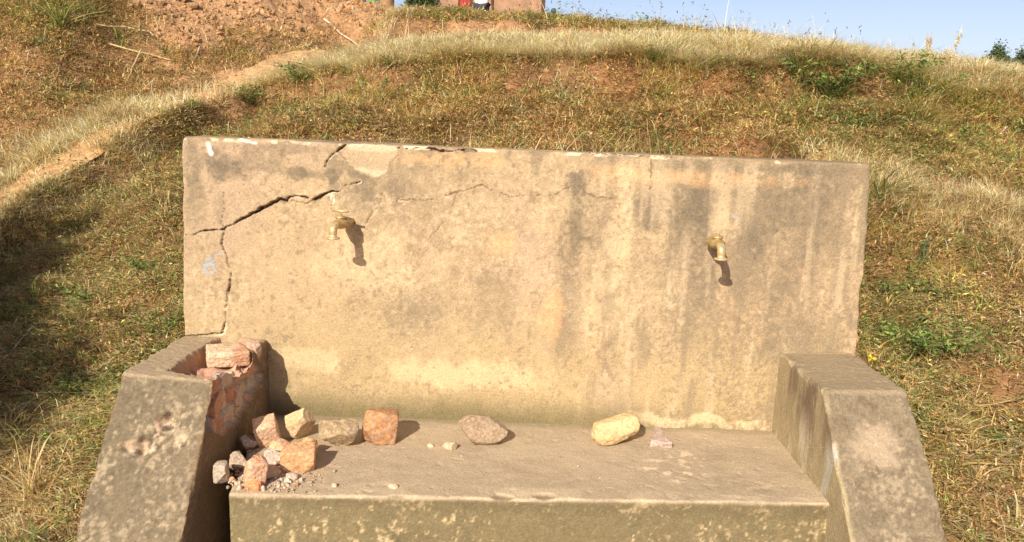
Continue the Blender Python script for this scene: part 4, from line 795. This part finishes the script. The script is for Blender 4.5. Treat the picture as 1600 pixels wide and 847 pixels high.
stem([(170,78,6.6),(220,92,6.5),(270,105,6.6)], .007, 'thin stem slanting across the upper left bank', pale)
stem([(222,88,6.5),(210,112,6.2),(196,136,6.0)], .007, 'thin stem crossing below the slanting one', pale)
stem([(312,82,6.8),(305,95,6.7),(298,108,6.6)], .008, 'short forked stem in the dark patch above the path', (.85, .7, .5))
stem([(496,112,6.1),(508,140,5.7),(507,170,5.3)], .006, 'thin upright stem on the bank left of centre', (.6, .45, .22))
stem([(895,72,7),(915,84,6.6),(920,92,6.2)], .009, 'bright bent stem at the middle of the lip', pale)
stem([(1400,123,6.2),(1450,123,6.3),(1465,119,6.4)], .008, 'long pale stem lying at right behind the bright clump', pale)
stem([(1480,138,6),(1520,132,6.1),(1560,128,6.2)], .008, 'long pale stem near the right edge of the terrace', pale)
stem([(1490,652,2.75),(1540,654,2.72),(1600,650,2.7)], .004, 'greenish stem lying level right of the right wing', (.55, .45, .2))
stem([(1500,747,2.5),(1550,750,2.48),(1600,754,2.45)], .004, 'brown stem below the greenish one at right', (.55, .38, .18))
stem([(430//1,130,6),(440,150,5.7),(425,168,5.4)], .006, 'curved dry stem beside the top of the path', (.7, .55, .3))

# leafy shrubs and trees
def leafcrown(center, rad, n_, size, cols, clumps=14, seed=1, cone=False):
    g = np.random.default_rng(seed); cc_ = g.normal(size=(clumps, 3)); cc_ /= np.linalg.norm(cc_, axis=1)[:, None]; cc_ *= g.uniform(.3, .85, (clumps, 1))
    j = g.integers(0, clumps, n_); p = cc_[j]+g.normal(0, .2, (n_, 3))
    if cone: p[:, :2] *= np.clip(1-(p[:, 2:]+1)/2, .1, 1)*2.5
    p = p*np.array(rad)+np.array(center)
    tone = g.uniform(.6, 1.35, clumps)[j]
    return leaves(p, g.uniform(.6, 1.2, n_)*size, g.uniform(.3, .6, n_)*size, pal(np.ones((n_, len(cols))), cols, .2)*tone[:, None], .8)
def tree(name, x, y, h, rad, n_, size, cols, label, cat, seed, cone=False, group=None, base=.35, clumps=18):
    z = gz1(x, y); t = empty(name, (x, y, z), label, cat, group)
    V, F = lathe([(-.1, .05*h*.6), (h*.3, .035*h*.6), (h*.85, .012*h*.6)], 10, 'z'); V[:, 0] += .03*h*fbm(V, .8/h, 2, seed); mk('trunk', V, [F], M['bark'], parent=t)
    V, F, C = leafcrown((0, 0, h*(base+1)/2), (rad, rad, h*(1-base)/2), n_, size, cols, clumps, seed, cone); mk('crown', V, [F], M['grass'], np.clip(C, .01, .6), parent=t, smooth=False)
q = onY(1556, 110, 42); tree('conifer', q[0], q[1], 6.3-gz1(q[0], q[1]), 2.4, 20000, .13, [(.05, .09, .03), (.07, .12, .035), (.1, .13, .05)], 'small dark green pointed tree beyond the right skyline', 'tree', 3, True, base=.1)
q = onY(1600, 110, 42); tree('conifer', q[0], q[1], 6.4-gz1(q[0], q[1]), 2.6, 20000, .13, [(.05, .09, .03), (.07, .12, .035), (.1, .13, .05)], 'dark green tree cut by the right edge of the picture', 'tree', 8, True, base=.1)
q = onY(655, 10, 19); tree('leafy_bush', q[0], q[1], 1.75, .36, 5000, .09, [(.05, .1, .03), (.1, .15, .05), (.08, .12, .06)], 'dark green bush beside the mud house', 'bush', 5, base=.05)
q = onY(676, 10, 19.6); tree('leafy_bush', q[0], q[1], 1.3, .2, 2500, .07, [(.3, .3, .16), (.24, .26, .12)], 'pale olive bush against the mud house wall', 'bush', 6, base=.05)
tree('shrub', -3.0, 1.2, 2.2, .6, 9000, .08, [(.07, .11, .03), (.11, .15, .05)], 'second unseen leafy shrub, added nearer the camera to lengthen the shade', 'shrub', 19, base=.05, clumps=12)  # unseen, added so the shade reaches lower on the left slope
tree('shrub', -3.62, 1.68, 2.3, .7, 15000, .09, [(.07, .11, .03), (.11, .15, .05)], 'unseen leafy shrub added left of the view to cast shade', 'shrub', 15, base=.12, clumps=13)  # unseen, added to throw the dark shade at far left
# broken-off trunk on the skyline
q = onY(604, 18, 16); z = gz1(q[0], q[1]); V, F = lathe([(-.1,.15),(.3,.14),(.8,.135),(1.3,.13),(1.9,.12),(2.6,.1),(2.61,.001)], 18, 'z'); V = wob(V, .03, 4, 500)
o = mk('tree_trunk', V, [F], M['bark']); o.location = (q[0], q[1], z); tag(o, 'pale brown bare tree trunk on the skyline left of the house', 'tree trunk')
# ------------------------------------------------------------------ mud house
def box(bm, x0, x1, y0, y1, z0, z1):
    r = bmesh.ops.create_cube(bm, size=1, matrix=Matrix.Translation(((x0+x1)/2, (y0+y1)/2, (z0+z1)/2)) @ Matrix.Diagonal((x1-x0, y1-y0, z1-z0, 1)))
    return r
hx0, hx1 = onY(683, 10, 21)[0], onY(852, 10, 21)[0]; hz = min(gz1(hx0, 21), gz1(hx1, 21))-.1
house = empty('mud_house', ((hx0+hx1)/2, 21, hz), 'reddish brown mud-walled house on the hilltop, only its lower wall in view', 'house'); hw = (hx1-hx0)/2
d0 = onY(716, 10, 20.99)[0]-(hx0+hx1)/2; d1 = onY(738, 10, 20.99)[0]-(hx0+hx1)/2; dz = onY(727, 13.5, 20.95)[2]-hz
bm = bmesh.new(); box(bm, -hw, d0, 0, 3.2, 0, 2.7); box(bm, d1, hw-.1, 0, 3.2, 0, 2.7); box(bm, d0, d1, 0, 3.2, 0, dz); box(bm, d0, d1, .12, 3.2, dz, 2.7); bmesh.ops.bevel(bm, geom=bm.edges[:], offset=.015, segments=2)
from_bm('wall', bm, M['mud'], house, False)
bm = bmesh.new(); box(bm, hw-.1, hw, -.01, 3.21, 0, 2.69); from_bm('shaded_side', bm, M['mud_shaded'], house, False)  # dark strip stands in for the side face in shade
bm = bmesh.new(); box(bm, -hw-.25, hw+.25, -.35, 3.5, 2.7, 2.78); from_bm('roof', bm, M['tin'], house, False)
bm = bmesh.new(); box(bm, d0+.003, d1-.003, .06, .118, dz+.003, 2.1)
for k in range(4): box(bm, d0+.02+k*.09, d0+.03+k*.09, .045, .06, dz+.02, 2.08)
from_bm('shutter', bm, M['redpaint'], house, False)
# ------------------------------------------------------------------ people, far off on the hilltop
def skin(name, pts, edges, rad, m, parent, sub=2):
    me = bpy.data.meshes.new(name); me.from_pydata(pts, edges, []); o = bpy.data.objects.new(name, me); scene.collection.objects.link(o); o.parent = parent
    md = o.modifiers.new('skin', 'SKIN'); md.use_smooth_shade = True
    for i, r in enumerate(rad): me.skin_vertices[0].data[i].radius = (r, r) if not isinstance(r, tuple) else r
    me.skin_vertices[0].data[0].use_root = True
    s = o.modifiers.new('sub', 'SUBSURF'); s.levels = sub; s.render_levels = sub; me.materials.append(m); return o
def person(px, dist, rz, label, shirt, trousers, s=1., head=None, z=None, hem=16):
    if z is None:                                                    # stand where the shirt hem just clears the crest
        dist = min(np.arange(12, 34, .25), key=lambda d: abs(gz1(*onY(px, hem, d)[:2])+.8*s-onY(px, hem, d)[2]))
    q = onY(px, hem, dist); z = gz1(q[0], q[1]) if z is None else z; t = empty('person', (q[0], q[1], z), label, 'person', None, rz); t.scale = (s, s, s)
    J = [(0,0,.93),(0,0,1.12),(0,0,1.34),(0,0,1.47),(0,-.01,1.56),(0,-.015,1.66),(.09,0,.88),(.1,-.01,.48),(.1,.01,.08),(.1,-.13,.035),(-.09,0,.88),(-.1,-.01,.48),(-.1,.01,.08),(-.1,-.13,.035),
         (.18,0,1.38),(.23,.01,1.12),(.245,-.05,.88),(.245,-.07,.80),(-.18,0,1.38),(-.23,.01,1.12),(-.245,-.05,.88),(-.245,-.07,.80)]
    E_ = [(0,1),(1,2),(2,3),(3,4),(4,5),(0,6),(6,7),(7,8),(8,9),(0,10),(10,11),(11,12),(12,13),(2,14),(14,15),(15,16),(16,17),(2,18),(18,19),(19,20),(20,21)]
    R_ = [(.15,.1),(.13,.09),(.15,.1),.055,.085,.09,.085,.055,.04,.035,.085,.055,.04,.035,.06,.045,.032,.035,.06,.045,.032,.035]
    skin('body', J, E_, R_, M['skin'], t)
    skin('shirt', [(0,0,.80),(0,0,1.1),(0,0,1.36),(0,0,1.43),(.19,0,1.38),(.235,.01,1.14),(-.19,0,1.38),(-.235,.01,1.14)], [(0,1),(1,2),(2,3),(2,4),(4,5),(2,6),(6,7)], [(.185,.13),(.165,.12),(.17,.12),.075,.078,.068,.078,.068], shirt, t)
    skin('trousers', [(0,0,.92),(.09,0,.86),(.1,-.01,.48),(.1,.01,.12),(-.09,0,.86),(-.1,-.01,.48),(-.1,.01,.12)], [(0,1),(1,2),(2,3),(0,4),(4,5),(5,6)], [(.165,.12),.1,.075,.06,.1,.075,.06], trousers, t)
    bm = bmesh.new(); bmesh.ops.create_icosphere(bm, subdivisions=3, radius=1, matrix=Matrix.Translation((0, .005, 1.70)) @ Matrix.Diagonal((.1, .115, .1, 1)))
    from_bm('hair', bm, head or M['darkcloth'], t)
person(752, 20.2, 3.0, 'person in a loose white shirt standing in front of the mud house', M['white'], M['darkcloth'])
qz = onY(582, 13, 17); person(582, 17, .5, 'person in a bright green shirt on the skyline beside the trunk', M['greencloth'], M['darkcloth'], .9)
person(865, 30, .2, 'person far behind the hilltop, only the dark head showing', M['teal'], M['darkcloth'], 1., M['teal'], onY(865, 17, 30)[2]-1.70)
